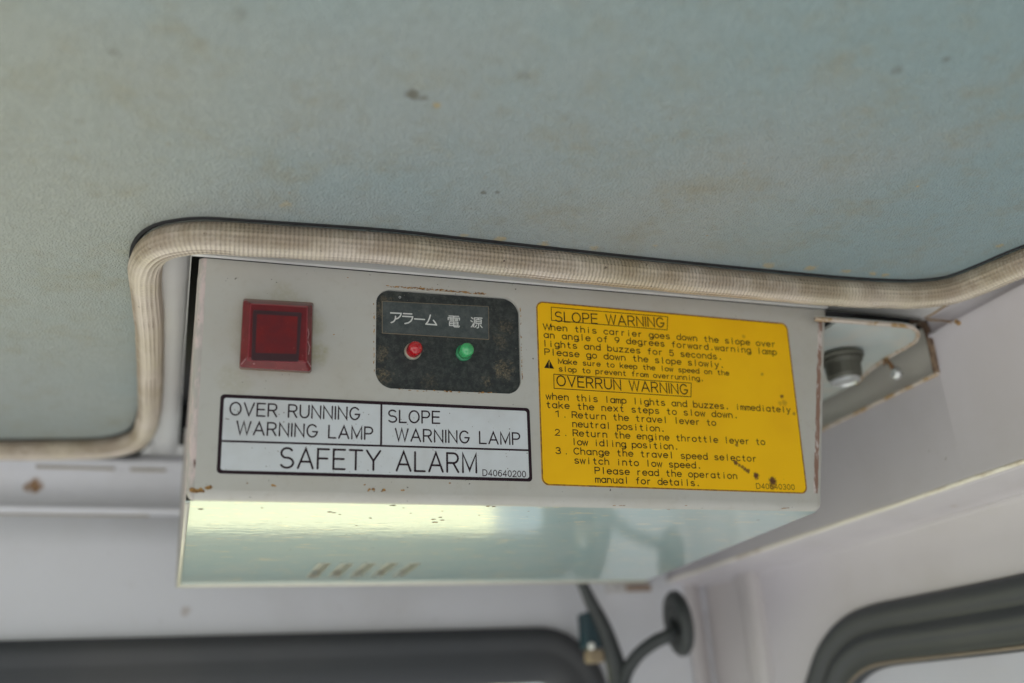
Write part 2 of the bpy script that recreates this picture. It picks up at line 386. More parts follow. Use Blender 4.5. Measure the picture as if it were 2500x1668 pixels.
vs, fs = join(boxm(-.95, -1.1, .200, .36, .62, .215), boxm(-.95, .60, .150, .36, .615, .2), boxm(.345, -1.1, .150, .36, .60, .2), boxm(-.95, -1.1, .150, .345, -1.085, .2), boxm(-.95, -1.085, .150, -.935, .6, .2))
mk('roof', vs, fs, MV, kind='structure')

# ------------------------------------------------------------------ edge trim and headliner
ZT = .1445
tp = [(-400, 1098), (-150, 1100), (0, 1100), (120, 1099), (230, 1097), (300, 1088), (345, 1065), (364, 1010), (367, 940), (366, 860), (364, 790), (358, 725), (354, 680), (356, 645), (372, 615), (405, 594), (455, 584), (510, 581), (600, 586), (700, 592), (933, 607), (1100, 624), (1344, 649), (1600, 675), (1900, 703), (2040, 715), (2150, 721), (2226, 722), (2300, 715), (2350, 702), (2420, 675), (2500, 642)]
path = [on('z', ZT, *q) for q in tp]
e = path[-1]; path += [V(e.x + .012, e.y - .035, ZT), V(e.x + .018, e.y - .10, ZT), V(e.x + .020, -.2, ZT), V(e.x + .020, -1.0, ZT)]
sm = crom(path, 10)
# even resampling so that the weave is regular
def resample(p, step):
    out = [p[0]]; acc = 0
    for a, b in zip(p, p[1:]):
        L = (b - a).length; t = step - acc
        while t <= L: out.append(a.lerp(b, t / L)); t += step
        acc = (acc + L) % step if L else acc
    return out
near = [p for p in sm if p.y > .10]
sw = resample(near, .0012)
prof = [(4.95e-3 * math.cos(-2 * PI * k / 28) * (1 + .035 * math.cos(14 * 2 * PI * k / 28)), 4.95e-3 * math.sin(-2 * PI * k / 28) * (1 + .035 * math.cos(14 * 2 * PI * k / 28))) for k in range(28)]
vs, fs, uv = sweep(sw, V(0, 0, 1), prof, wob=.05, seam=True)
t_ = thing('edge_trim', 'long beige woven edge trim curving along the border of the teal headliner above the alarm box', 'edge trim', sw[len(sw) // 2])
mk('woven_cover', local(t_, vs), fs, MT, t_, smooth=[1] * (len(fs) - 2) + [0, 0], uv=uv)
tail = [near[-1]] + [p for p in sm if p.y <= .10]
vs, fs, uv = sweep(tail, V(0, 0, 1), prof, seam=True); mk('woven_cover', local(t_, vs), fs, MT, t_, smooth=[1] * (len(fs) - 2) + [0, 0], uv=uv)

seam_path = []  # dark tube added above the trim to draw the shaded seam gap
for i, p in enumerate(near):
    t = (near[min(i + 1, len(near) - 1)] - near[max(i - 1, 0)]).normalized(); q = p - t.cross(V(0, 0, 1)) * -.0042; seam_path.append(V(q.x, q.y, ZT + .0058))
vs, fs, uv = sweep(seam_path[::3], V(0, 0, 1), circ(.0017, 8)); mk('seam_shade', local(t_, vs), fs, MV, t_)
# headliner: rolled edge that dives behind the trim, then the big sheet
edge = resample(sm, .004)
def off(i, d, dz):
    p = edge[i]; t = (edge[min(i + 1, len(edge) - 1)] - edge[max(i - 1, 0)]).normalized()
    s = t.cross(V(0, 0, 1)); q = p - s * d; return V(q.x, q.y, ZT + dz)
rings = [(.0046, .0140), (.0046, .0090), (.0049, .0068), (.0060, .0053), (.0088, .0045)]
vs, fs = [], []
n = len(edge)
for j, (d, dz) in enumerate(rings):
    for i in range(n):
        k = noise.noise(edge[i] * 45) * .0006
        tear = max(0, 1 - (edge[i] - on('z', ZT, 388, 606)).length / .006) * 0
        vs.append(off(i, d + tear * (1 if j < 4 else 0), dz + k * (.5 if j < 4 else 0) + tear * (.5 if j < 2 else 0)))
for j in range(len(rings) - 1):
    for i in range(n - 1): a = j * n + i; fs.append((a, a + 1, a + 1 + n, a + n))
nsm = len(fs)
base = (len(rings) - 1) * n
loop = list(range(base, base + n))
outer = [V(vs[loop[-1]].x, -1.085, ZH), V(-.93, -1.085, ZH), V(-.93, vs[loop[0]].y, ZH)]
ob = len(vs); vs += outer; ids = loop + [ob, ob + 1, ob + 2]
for a, b, c3 in tessellate_polygon([[vs[i] for i in ids]]): fs.append((ids[a], ids[b], ids[c3]))
mk('headliner', vs, fs, MH, kind='structure', smooth=[1] * nsm + [0] * (len(fs) - nsm))

# ------------------------------------------------------------------ roof frame, walls
ZF = .1495
def flat(outer, holes, z):
    pl = [[V(a, b, z) for a, b in outer]] + [[V(a, b, z) for a, b in h] for h in holes]
    v = [p for q in pl for p in q]; return v, [tuple(t) for t in tessellate_polygon(pl)]
v1 = flat([(.0, .279), (.255, .277), (.275, .262), (.284, .240), (.292, .225), (.292, .545), (-.0215, .545), (-.0095, .50)], [[(-.0005, .2915), (.2905, .2922), (.2905, .52), (-.0005, .52)]], ZF)
hem = ([V(-.0005, .2805, .1419), V(.2335, .2800, .1446), V(.2336, .2800, .1480), V(.2337, .2800, .1497), V(-.0005, .2805, .1497), V(-.0005, .2820, .1419), V(.2335, .2815, .1446), V(.2336, .2815, .1480)], [(0, 1, 2, 3, 4), (0, 5, 6, 1), (1, 6, 7, 2)])
v2 = boxm(-.0215, .2915, ZF + .0002, -.0006, .52, ZF + .012)
lip = boxm(-.0005, .2905, ZF, .290, .2915, ZF + .012)
frame = mk('roof_frame', *join(v1, lip, hem), MFR, kind='structure')
# rounded white channel left of the box, running back to the front wall
pth = [V(-.0075, y, .1490) for y in (.2865, .36, .44, .50, .53)]
vs, fs, uv = sweep(pth, V(0, 0, 1), [(-.0070, .004), (-.0069, .0008), (-.0055, -.0012), (-.002, -.0024), (.002, -.0024), (.0055, -.0012), (.0069, .0010), (.0070, .004)])
c_ = mk('rounded_channel', vs, fs, MFR, frame, smooth=True)

# front wall: profile (Y, Z) swept along X with the window opening below
WY = .545
# header profile
hp = [(WY + .004, .152), (WY - .006, .1475), (WY - .0075, .1455), (WY - .007, .1435), (WY - .001, .1425), (WY, .1235), (WY - .0035, .1215), (WY - .0050, .1202), (WY - .0045, .1188), (WY - .001, .1176), (WY - .001, .1165), (WY - .0030, .1150), (WY - .0020, .100), (WY - .0008, .080), (WY, .062)]
xs_ = (-.93, .30)
vs = [V(x, y, z) for x in xs_ for y, z in hp]; k = len(hp)
fs = [(i, i + 1, i + 1 + k, i + k) for i in range(k - 1)]
# lower part with window opening
WX0, WX1, WZ0, WZ1 = -.90, .243, -.62, .0525
gl = rrect(WX0, WZ0, WX1, WZ1, .040, 10)
outl = [(-.93, -.80), (.35, -.80), (.35, .062), (-.93, .062)]
pl = [[V(a, WY, b) for a, b in outl], [V(a, WY, b) for a, b in gl]]
v = [p for q in pl for p in q]; f3 = [tuple(t) for t in tessellate_polygon(pl)]
vs, fs2 = join((vs, fs), (v, f3))
up_r = boxm(.30, WY - .001, .062, .35, WY + .004, .152)
vs, fs2 = join((vs, fs2), up_r)
fw = mk('front_wall', vs, fs2, MWW, kind='structure', smooth=[1] * (k - 1) + [0] * (len(fs2) - k + 1))
# dirty groove lines caught under the two ledges
for (a, za, b, zb_) in ((-.93, .1164, -.0125, .1180), (-.065, .1408, -.0225, .1420), (-.019, .1406, -.0075, .1420)):
    xx = [a + (b - a) * i / 30 for i in range(31)]
    vs = []
    for i, x in enumerate(xx):
        j = .0006 * noise.noise(V(x * 80, 0, za * 90)); vs += [V(x, WY - .0052, za + j), V(x, WY - .0052, zb_ + .4 * j)]
dl = []
for (a, za, b, zb_, yy) in ((-.93, .1162, -.0125, .1176, WY - .0013), (-.070, .1412, -.032, .1424, WY - .0036), (-.024, .1410, -.006, .1424, WY - .0036)):
    vs = [V(x, yy, z) for x in (a, b) for z in (za, zb_)] + [V(x, yy + .004, z) for x in (a, b) for z in (za, zb_)]
    dl.append((vs, [(0, 2, 3, 1), (0, 4, 6, 2), (1, 3, 7, 5), (2, 6, 7, 3), (0, 1, 5, 4)]))
mk('caught_dirt', *join(*dl), MD, fw)

# right side wall: profile (X, Z) swept along Y, window opening below
XA = .292
full = [(XA - .004, .150), (XA, .1485), (XA + .0003, .1440), (XA - .0012, .1428), (XA - .0014, .1412), (XA, .1400), (XA, .0835), (XA - .0006, .0818), (XA - .0004, .0800), (XA + .0020, .0786), (.310, .0768), (.3165, .0762), (.3182, .0750), (.3190, .0730), (.3190, .0600)]
low = [(XA, .1253)] + full[6:]
def prism(pr, y0, y1, ny=1):
    v, f = [], []; k = len(pr)
    for y in (y0, y1): v += [V(x, y, z) for x, z in pr]
    f = [(i, i + k, i + k + 1, i + 1) for i in range(k - 1)]
    return v, f
YC = on('x', .319, 1868, 1500).y + .0006
P1, P2, P3 = prism(full, -1.08, .2915), prism(low, .2915, .43), prism(full, .43, YC)
P4 = prism(full[:12], YC, WY)
a_, b_ = join(P1, P2, P3, P4)
ns = len(b_)
SX = .319
SG = [on('x', SX, *q) for q in ((1962, 1700), (1976, 1664), (2001, 1590), (2030, 1543), (2072, 1505), (2130, 1480), (2242, 1457), (2400, 1426), (2500, 1405), (2700, 1362))]
SGp = [(p.y, p.z) for p in crom(SG, 6)]
yl, yn = SGp[0][0], SGp[-1][0]
hole = [(yl + .004, -.50)] + SGp + [(-.10, SGp[-1][1] - .01), (-.16, SGp[-1][1] - .05), (-.16, -.50)]
pl = [[V(SX, -1.08, -.80), V(SX, YC, -.80), V(SX, YC, .060), V(SX, -1.08, .060)], [V(SX, a, b) for a, b in hole]]
v = [p for q in pl for p in q]; f3 = [tuple(t) for t in tessellate_polygon(pl)]
vs, fs = join((a_, b_), (v, f3))
swl = mk('side_wall', vs, fs, MSW, kind='structure', smooth=[1] * ns + [0] * (len(fs) - ns))
# hollow behind the hole in the rail
vs, fs = join(boxm(.297, .285, .085, .299, .45, .1495), boxm(XA + .0012, .27, .085, .297, .2885, .148), ([V(XA, .2915, .1253), V(XA + .005, .2915, .1240), V(XA + .005, .43, .1240), V(XA, .43, .1253)], [(0, 1, 2, 3)]))
m = M('hollow_olive'); MHO = m.col(m.mix(m.noise(60, 4), (.74, .72, .68), (.66, .64, .58))).set(Roughness=.6).m
mk('rail_hollow', vs, fs, MHO, swl)
m = M('highlight_bead'); MCR = m.col(m.mix(m.ramp(m.noise(90, 5, .7, stretch=(1, .3, 1)), .50, .66), (.80, .76, .68), (.50, .42, .32))).set(Roughness=.35, Coat_Weight=.4).m  # cream colour paints in the fold's bright highlight, mixed with dirty wear
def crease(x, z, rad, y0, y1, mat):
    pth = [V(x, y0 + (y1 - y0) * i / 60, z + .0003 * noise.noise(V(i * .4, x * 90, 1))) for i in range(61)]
    vs, fs, uv = sweep(pth, V(0, 0, 1), circ(rad, 10)); mk('highlight_bead', vs, fs, mat, swl, smooth=True)
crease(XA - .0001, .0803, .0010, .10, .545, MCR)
crease(.3180, .0752, .0007, .10, YC, MSW)
crease(XA - .0006, .1420, .0009, .10, .289, MSW)
# worn lip along the hole's lower edge and rusty upright at its near end
pth = [V(XA - .0004, y, .1256 + .0002 * noise.noise(V(y * 200, 0, 0))) for y in [.2915 + .1385 * i / 40 for i in range(41)]]
vs, fs, uv = sweep(pth, V(0, 0, 1), [(.0008 * a, b) for a, b in circ(1, 8)] and circ(.0009, 8))
mk('hole_lip', vs, fs, MLIP, swl, smooth=True)
up1 = [on('x', XA - .0004, *q) for q in ((2225, 784), (2250, 789), (2262, 803), (2270, 830), (2279, 870), (2287, 912))]
vs, fs, uv = sweep(crom(up1, 6), V(1, 0, 0), [(-.0014, .0004), (-.0014, -.0006), (0, -.0010), (.0014, -.0006), (.0014, .0004)])
mk('rusty_seam', vs, fs, MSE, swl)
sm2 = [on('z', ZF - .0003, *q) for q in ((2258, 777), (2280, 765), (2300, 752), (2318, 742))]
vs, fs, uv = sweep(crom(sm2, 5), V(0, 0, 1), circ(.0004, 6)); v2 = sweep([on('x', XA - .0010, *q) for q in ((2262, 781), (2300, 783), (2338, 788))], V(1, 0, 0), circ(.00035, 6))
v3 = sweep([on('x', XA - .0012, *q) for q in ((2334, 784), (2342, 790))], V(1, 0, 0), circ(.0010, 8))
mk('rust_line', *join((vs, fs), v2[:2], v3[:2]), MLN, swl)

# corner pillar between front wall and side wall
pp = [on('x', SX, 1868, 1500), on('x', .3155, 1852, 1500), on('x', .3135, 1838, 1500), on('x', .3135, 1818, 1500), on('x', .3170, 1808, 1500), on('y', WY + .002, 1722, 1500), on('y', WY - .006, 1708, 1500), on('y', WY - .007, 1692, 1500), on('y', WY - .0012, 1676, 1500)]
vs, fs = [], []
for p in pp: vs += [V(p.x, p.y, .0795), V(p.x, p.y, -.8)]
fs = [(2 * i, 2 * i + 1, 2 * i + 3, 2 * i + 2) for i in range(len(pp) - 1)]
MP = paint('pillar_paint', (.54, .51, .52), amt=.1, rough=.38)
mk('corner_pillar', vs, fs, MP, kind='structure')
m = M('stained_foot'); MFT = m.col(m.mix(m.noise(200, 4), (.40, .32, .28), (.30, .19, .12))).set(Roughness=.6).m
bx = on('y', WY - .012, 1540, 1425)
t_ = thing('corner_bracket', 'small folded white bracket with rusty foot in the corner behind the box', 'bracket', bx)
v1 = boxm(-.012, -.001, -.004, .012, .011, .010); mk('bracket_plate', *v1, MW, t_)
mk('rusty_foot', *boxm(-.004, -.0022, -.0048, .012, -.0009, -.001), MFT, t_)

# ------------------------------------------------------------------ front and side windows
t_ = thing('front_window', 'windscreen under the front wall with a wide black rubber seal and rounded corner', 'window', (-.33, WY, -.28))
op = [V(a, WY, b) for a, b in rrect(WX0, WZ0, WX1, WZ1, .040, 12)]
ctr = sum(op, V(0, 0, 0)) / len(op); op.append(op[0].copy())
rp = [(-.002, -.0005), (-.002, .004), (.001, .0065), (.006, .0070), (.010, .0052), (.012, .0050), (.017, .0055), (.023, .0045), (.0278, .002), (.0286, -.002), (.028, -.006)]
vs, fs, uv = sweep(op, V(0, -1, 0), [(a, b) for a, b in rp], closed_prof=False)
# make sure the wide side of the seal lies inside the opening
if (vs[8] - ctr).length > (vs[0] - ctr).length: vs, fs, uv = sweep(op, V(0, -1, 0), [(-a, b) for a, b in rp], closed_prof=False)
mk('rubber_seal', local(t_, vs), fs, MRB, t_, smooth=True)
lp = sweep([p + (p - ctr).normalized() * .0018 for p in op], V(0, -1, 0), circ(.0011, 6))
mk('seal_lip', local(t_, lp[0]), lp[1], MRD, t_, smooth=True)
v = [V(a, WY + .004, b) for a, b in rrect(WX0 + .015, WZ0 + .015, WX1 - .015, WZ1 - .015, .03, 8)]
mk('pane', local(t_, v), [tuple(range(len(v)))], MGF, t_)
t_ = thing('side_window', 'side window with thick ribbed black rubber seal and dusty pane at the right', 'window', (SX, .15, -.2))
op = [V(SX, a, b) for a, b in hole]; op.append(op[0].copy()); c0 = V(SX, .15, -.2)
W = (on('x', SX, 2400, 1426) - on('x', SX, 2400, 1592)).length
q = W / 20
rp = [(-.4, -.2), (-.4, .9), (1, 2.2), (4, 2.6), (6, 1.8), (7.2, .9), (8.5, 1.0), (10, 1.9), (12, 2.2), (13.5, 1.4), (15, .5), (17, .6), (19, .6), (20, -.4), (20.2, -3)]
rp = [(a * q, b * .0018) for a, b in rp]
vs, fs, uv = sweep(op, V(-1, 0, 0), rp, closed_prof=False)
if (vs[12] - c0).length > (vs[0] - c0).length: vs, fs, uv = sweep(op, V(-1, 0, 0), [(-a, b) for a, b in rp], closed_prof=False)
mk('rubber_seal', local(t_, vs), fs, MRB, t_, smooth=True)
n_ = len(rp)
inner = [vs[i * n_ + 12] for i in range(len(op))]
lp = sweep(inner, V(-1, 0, 0), circ(.0008, 6)); mk('seal_lip', local(t_, lp[0]), lp[1], MRD, t_, smooth=True)
lp = sweep([vs[i * n_] for i in range(len(op))], V(-1, 0, 0), circ(.0006, 6)); mk('seal_lip', local(t_, lp[0]), lp[1], MRD, t_, smooth=True)
v = [V(SX + .004, p[0], p[1]) for p in hole]
mk('pane', local(t_, v), [tuple(range(len(v)))], MGS, t_)

# ------------------------------------------------------------------ plate with bolt, clip beside the box
t_ = thing('mounting_plate', 'pale metal plate with rusty edge and hanging bolt at the right of the alarm box', 'bracket', (.26, .30, .14))
ZP = .1388
pe = [on('z', ZP, *q) for q in ((1990, 778), (2050, 782), (2150, 790), (2215, 796), (2236, 806), (2240, 822), (2226, 838), (2172, 868), (2120, 905), (2090, 935))]
a0 = pe[0]; a1 = pe[-1]
pe2 = crom(pe, 4) + [V(a1.x, .46, ZP), V(.237, .46, ZP), V(.237, a0.y, ZP)]
k = len(pe2)
vs = [p.copy() for p in pe2] + [p + V(0, 0, .0012) for p in pe2]
fs = [tuple(range(k - 1, -1, -1)), tuple(range(k, 2 * k))] + [(i, (i + 1) % k, (i + 1) % k + k, i + k) for i in range(k)]
m = M('plate_teal_white'); MPT = m.col(m.mix(m.ramp(m.noise(50, 3), .4, .7), (.52, .58, .57), (.60, .59, .54))).set(Roughness=.35, Coat_Weight=.3).m  # teal in the colour stands for what the plate's underside reflects
mk('plate', local(t_, vs), fs, MPT, t_)
vs, fs, uv = sweep([p + V(0, 0, -.0002) for p in crom(pe, 4)], V(0, 0, 1), circ(.0009, 6)); mk('rusty_rim', local(t_, vs), fs, MLIP, t_, smooth=True)
bc = on('z', ZP - .0005, 2052, 868)
def lathe(c, ax, prof_, n=24):
    a = ax.normalized(); u = a.orthogonal().normalized(); v_ = a.cross(u); vs, fs = [], []
    for r, h in prof_:
        for k in range(n): q = 2 * PI * k / n; vs.append(c + a * h + (u * math.cos(q) + v_ * math.sin(q)) * r)
    for j in range(len(prof_) - 1):
        for k in range(n): A, B = j * n + k, j * n + (k + 1) % n; fs.append((A, B, B + n, A + n))
    fs.append(tuple(range((len(prof_) - 1) * n, len(prof_) * n))); return vs, fs
b_ = mk('bolt', local(t_, (L := lathe(bc, V(0, 0, -1), [(.0092, 0), (.0094, .0014), (.0082, .0024), (.0086, .0030), (.0078, .0040), (.0074, .0046), (.0072, .0095), (.0060, .0110)]))[0]), L[1], MST, t_)
mk('bolt_end', local(t_, (L := lathe(bc + V(0, 0, -.0112), V(0, 0, -1), [(.0061, -.001), (.0061, .0006), (.0048, .0012), (.0040, .0004), (.0, .0003)]))[0]), L[1], MBS, b_, smooth=False)
cc = on('x', .287, 2186, 915)
t_ = thing('wire_clip', 'small shiny metal clip with brown stained hook on the rail behind the bolt', 'clip', cc)
pth = crom([V(-.001, .004, .0065), V(-.003, .002, .0075), V(-.0035, -.001, .0055), V(-.003, -.0025, .002), V(-.002, -.003, -.002)], 6)
vs, fs, uv = sweep(pth, V(0, 0, 1), circ(.0009, 8)); mk('hook', vs, fs, MR, t_, smooth=True)
mk('clip_head', *lathe(V(-.002, -.003, -.0005), V(-.4, -.5, -1), [(.001, -.003), (.0022, -.001), (.0026, .001), (.0018, .0026), (.0004, .003)], 12), MBS, t_, smooth=True)

# ------------------------------------------------------------------ cable, plug, disc on arm
def cpt(px, py, y): return on('y', y, px, py)
t_ = thing('cable', 'black cable hanging down past the windscreen corner below the box', 'cable', cpt(1500, 1640, .50))
pth = crom([cpt(1405, 1395, .49), cpt(1424, 1430, .495), cpt(1445, 1475, .50), cpt(1470, 1525, .50), cpt(1490, 1580, .50), cpt(1506, 1640, .50), cpt(1512, 1720, .50)], 6)
vs, fs = [], []
v0 = sweep(pth, V(0, 1, 0), circ(1, 12)); nn = 12
vs = []
for i, p in enumerate(pth):
    r = .0023 + .0030 * min(1, i / (len(pth) - 1) * 1.3)
    for k in range(nn): vs.append(p + (v0[0][i * nn + k] - p) * r)
mk('sheath', local(t_, vs), v0[1], MCB, t_, smooth=True)
t_ = thing('plug', 'dark teal connector plug clipped to the cable beside the windscreen corner', 'plug', cpt(1440, 1545, .505))
def rbox(c, sx, sy, sz, bev=.0015):
    bm = bmesh.new(); bmesh.ops.create_cube(bm, size=1)
    for v in bm.verts: v.co = V(v.co.x * sx, v.co.y * sy, v.co.z * sz)
    bmesh.ops.bevel(bm, geom=bm.edges[:], offset=bev, segments=2, affect='EDGES', profile=.5)
    v = [q.co.copy() + c for q in bm.verts]; f = [tuple(a.index for a in q.verts) for q in bm.faces]; bm.free(); return v, f
mk('plug_body', *rbox(V(0, 0, .001), .010, .010, .019), MTL, t_)
mk('plug_tip', *rbox(V(.001, -.001, -.0125), .009, .009, .007), MTN, t_)
mk('white_cap', *lathe(V(-.002, -.005, -.0075), V(0, -1, 0), [(.0020, 0), (.0020, .001), (.0012, .0018), (.0001, .002)], 12), MWP, t_, smooth=True)
t_ = thing('disc_arm', 'black round disc on a curved arm in front of the white corner pillar', 'arm', cpt(1655, 1522, .49))
dc = cpt(1657, 1523, .49); ax = V(-.98, .18, -.08).normalized()
hgt = (cpt(1657, 1443, .49) - cpt(1657, 1603, .49)).length / 2
mk('disc', *lathe(V(0, 0, 0), ax, [(hgt * .2, -.0035), (hgt * .88, -.0035), (hgt, -.0015), (hgt, .0012), (hgt * .9, .0030), (hgt * .62, .0036), (hgt * .55, .0026), (hgt * .2, .0030)], 40), MCB, t_, smooth=False)
am = [dc + ax * .002, cpt(1638, 1548, .482), cpt(1600, 1567, .485), cpt(1560, 1597, .49), cpt(1530, 1640, .495), cpt(1515, 1700, .497)]
vs, fs, uv = sweep(crom(am, 6), V(0, 1, 0), circ(.0036, 12)); mk('arm_tube', local(t_, vs), fs, MCB, t_, smooth=True)

# ------------------------------------------------------------------ the alarm box
BOX = thing('alarm_box', 'grey painted metal alarm box with red square lamp and yellow and silver warning stickers', 'alarm box', fp(0, 0, 0) + V(0, .05, -.05))
def bl(vs): return local(BOX, vs)
RB = .0029                               # bend radius
TLs, TRs = st(487, 629), st(2013, 757); BLs, BRs = st(455, 1200), st(1999, 1208)
# depth-lines of the housing
def lx(t): k = (t - BLs[1]) / (TLs[1] - BLs[1]); return BLs[0] + (TLs[0] - BLs[0]) * k
def rx(t): k = (t - BRs[1]) / (TRs[1] - BRs[1]); return BRs[0] + (TRs[0] - BRs[0]) * k
tb = BLs[1] + .0006; tt = TLs[1]
ttr = TRs[1]
HP = rquad([st(945, 950)[0:2] if 0 else st(916.5, 947), st(1273, 963), st(1266.5, 729.5), st(919, 705)], [.0048, .0044, .0050, .0042], 8)   # counter-clockwise window of the indicator panel
wobb = lambda t: .00035 * noise.noise(V(t * 260, 1, 2)) + .0003 * noise.noise(V(t * 90, 4, 2))
NL = 46
levels = [tb + (tt - tb) * i / NL for i in range(NL + 1)]
leftp = [(lx(t) + .0022, t) for t in levels]; rightp = [(rx(t) - .0008, tb + (ttr - tb) * i / NL) for i, t in enumerate(levels)]
outer = [V(a, b, 0) for a, b in leftp] + [V(a, b, 0) for a, b in reversed(rightp)]
pl = [outer, [V(a, b, 0) for a, b in HP]]
pts = [p for q in pl for p in q]
vs = [fp(p.x, p.y) for p in pts]; fs = [tuple(t) for t in tessellate_polygon(pl)]
smf = [0] * len(fs)
# cut edge of the indicator window, 1 mm deep
hb = len(vs); nh = len(HP); h0 = len(outer)
vs += [fp(a, b, -.0011) for a, b in HP]
fs += [(h0 + i, h0 + (i + 1) % nh, hb + (i + 1) % nh, hb + i) for i in range(nh)]; smf += [0] * nh
# right bend and right side
NB = 6
rb = len(vs); cols = NB + 2
for i, (a, t) in enumerate(rightp):
    for j in range(NB + 1):
        q = PI / 2 * j / NB; vs.append(fp(a + .0030 * math.sin(q) + .4 * wobb(t + 1), t, -.0030 * (1 - math.cos(q))))
    p = fp(a + .0030, t, -.003); vs.append(V(p.x + .002, .462, p.z))
for i in range(NL):
    for j in range(cols - 1): a = rb + i * cols + j; fs.append((a, a + 1, a + 1 + cols, a + cols)); smf.append(1)
# bottom bend
XS = 40; bb = len(vs)
xl0, xr0 = leftp[0][0], rightp[0][0]
for i in range(XS + 1):
    a = xl0 + (xr0 - xl0) * i / XS
    for j in range(NB + 1):
        q = (PI / 2 - .04) * j / NB; vs.append(fp(a, tb - RB * math.sin(q), -RB * (1 - math.cos(q))))
for i in range(XS):
    for j in range(NB): a = bb + i * (NB + 1) + j; fs.append((a, a + 1, a + 2 + NB, a + 1 + NB)); smf.append(1)
zb_ = vs[bb + NB].z; yb_ = vs[bb + NB].y
# right bottom corner (eighth of a ball, stretched)
cb = len(vs)
for i in range(NB + 1):
    for j in range(NB + 1):
        q = PI / 2 * i / NB; f = (PI / 2 - .04) * j / NB
        s_ = .0030 * math.sin(q); c_ = math.cos(q)
        vs.append(fp(xr0 + s_ * math.cos(f), tb - RB * math.sin(f), -(.0030 * (1 - math.cos(q) * math.cos(f)))))
for i in range(NB):
    for j in range(NB): a = cb + i * (NB + 1) + j; fs.append((a, a + 1, a + 2 + NB, a + 1 + NB)); smf.append(1)
# top return flange
t0 = len(vs); vs += [fp(leftp[-1][0], leftp[-1][1]), fp(rightp[-1][0], rightp[-1][1])]
vs += [vs[t0] + V(0, .170, 0), vs[t0 + 1] + V(0, .170, 0)]; fs.append((t0, t0 + 1, t0 + 3, t0 + 2)); smf.append(0)
# back plate
k0 = len(vs); vs += [V(fp(lx(tt), 0).x, .463, fp(0, tt).z), V(fp(rx(tt), 0).x, .463, fp(0, tt).z), V(fp(rx(tb), 0).x, .463, zb_ + .0003), V(fp(lx(tb), 0).x, .463, zb_ + .0003)]
fs.append((k0, k0 + 1, k0 + 2, k0 + 3)); smf.append(0)
housing = mk('front_cover', bl(vs), fs, MF, BOX, smooth=smf)
# worn left edge, bent back, and left side
vs, fs = [], []; cols = NB + 3
for i, (a, t) in enumerate(leftp):
    ww = wobb(t)
    for j in range(NB + 1):
        q = PI / 2 * j / NB; vs.append(fp(a - (.0022 + ww * (j > 1)) * math.sin(q), t, -.0022 * (1 - math.cos(q)) + .00012 * (j > 0) * noise.noise(V(t * 500, j, 0))))
    p = fp(a - .0022 - ww, t, -.004); vs.append(p); vs.append(V(p.x + .0010, .462, p.z))
for i in range(NL):
    for j in range(cols - 1): a = i * cols + j; fs.append((a, a + cols, a + cols + 1, a + 1))
# lower left corner tip
n0 = len(vs)
for i in range(NB + 1):
    for j in range(NB + 1):
        q = PI / 2 * i / NB; f = (PI / 2 - .04) * j / NB
        vs.append(fp(xl0 - .0022 * math.sin(q) * math.cos(f), tb - RB * math.sin(f), -.0022 * (1 - math.cos(q) * math.cos(f))))
for i in range(NB):
    for j in range(NB): a = n0 + i * (NB + 1) + j; fs.append((a, a + 1 + NB, a + 2 + NB, a + 1))
mk('worn_left_edge', bl(vs), fs, ME, BOX, smooth=True, label='chipped folded left edge with scraped paint')
# chipped streaks down the right fold
vs, fs = [], []
for i in range(NL + 1):
    a, t = rightp[i]
    for j, q in enumerate((-.0015, -.0010, -.0002, .0004)):
        q += .00035 * noise.noise(V(t * 300, j * .3, 9))
        vs.append(fp(a + q, t, (.00006 if j in (1, 2) else -.00001) - max(0, q) ** 2 / .006))
for i in range(2, NL - 2):
    for j in range(3): a = i * 4 + j; fs.append((a, a + 1, a + 5, a + 4))
m = M('scraped_fold')
c = m.mix(m.ramp(m.noise(260, 5, .75, stretch=(1, 1, .25)), .40, .50), (.62, .56, .54), (.26, .15, .11))
MSC = m.col(c).set(Roughness=.55).m
mk('scraped_right_fold', bl(vs), fs, MSC, BOX, smooth=True)

m = M('slot_olive'); MVS = m.col(m.mix(m.ramp(m.noise(400, 3), .4, .65), (.42, .46, .43), (.42, .38, .30))).set(Roughness=.7).m  # grey-green and tan mix for the slot rims and recesses
# underside with five vent slots
YB = .4535
def ub(px, py): r = ray(px, py); return r * (zb_ / r.z)
c4 = lambda x, y: (420 + x * .39149, 940 + y * .39149)
slots = []
for k_ in range(5):
    a = ub(*c4(947 + 138 * k_, 1110)); b = ub(*c4(882 + 134.5 * k_, 1197)); slots.append(((a.x + b.x) / 2, a.y, b.y))
y0s = sum(s[1] for s in slots) / 5; y1s = sum(s[2] for s in slots) / 5; hw = .0027
Lx = lambda y: fp(xl0 - .0022, 0).x + (y - yb_) * .004
Rx = lambda y: fp(xr0 + .0028, 0).x + (y - yb_) * .058
vs, fs = [], []
def quad(a, b, c, d):
    n0 = len(vs); vs.extend([V(*p, zb_) for p in (a, b, c, d)]); fs.append((n0, n0 + 1, n0 + 2, n0 + 3))
quad((Lx(yb_), yb_), (Rx(yb_) - .001, yb_), (Rx(y0s), y0s), (Lx(y0s), y0s))
quad((Lx(y1s), y1s), (Rx(y1s), y1s), (Rx(YB), YB), (Lx(YB), YB))
edges = [None] + [s[0] for s in slots] + [None]
for i in range(6):
    xa0, xa1 = (Lx(y0s), Lx(y1s)) if i == 0 else (edges[i] + hw,) * 2
    xb0, xb1 = (Rx(y0s), Rx(y1s)) if i == 5 else (edges[i + 1] - hw,) * 2
    quad((xa0, y0s), (xb0, y0s), (xb1, y1s), (xa1, y1s))
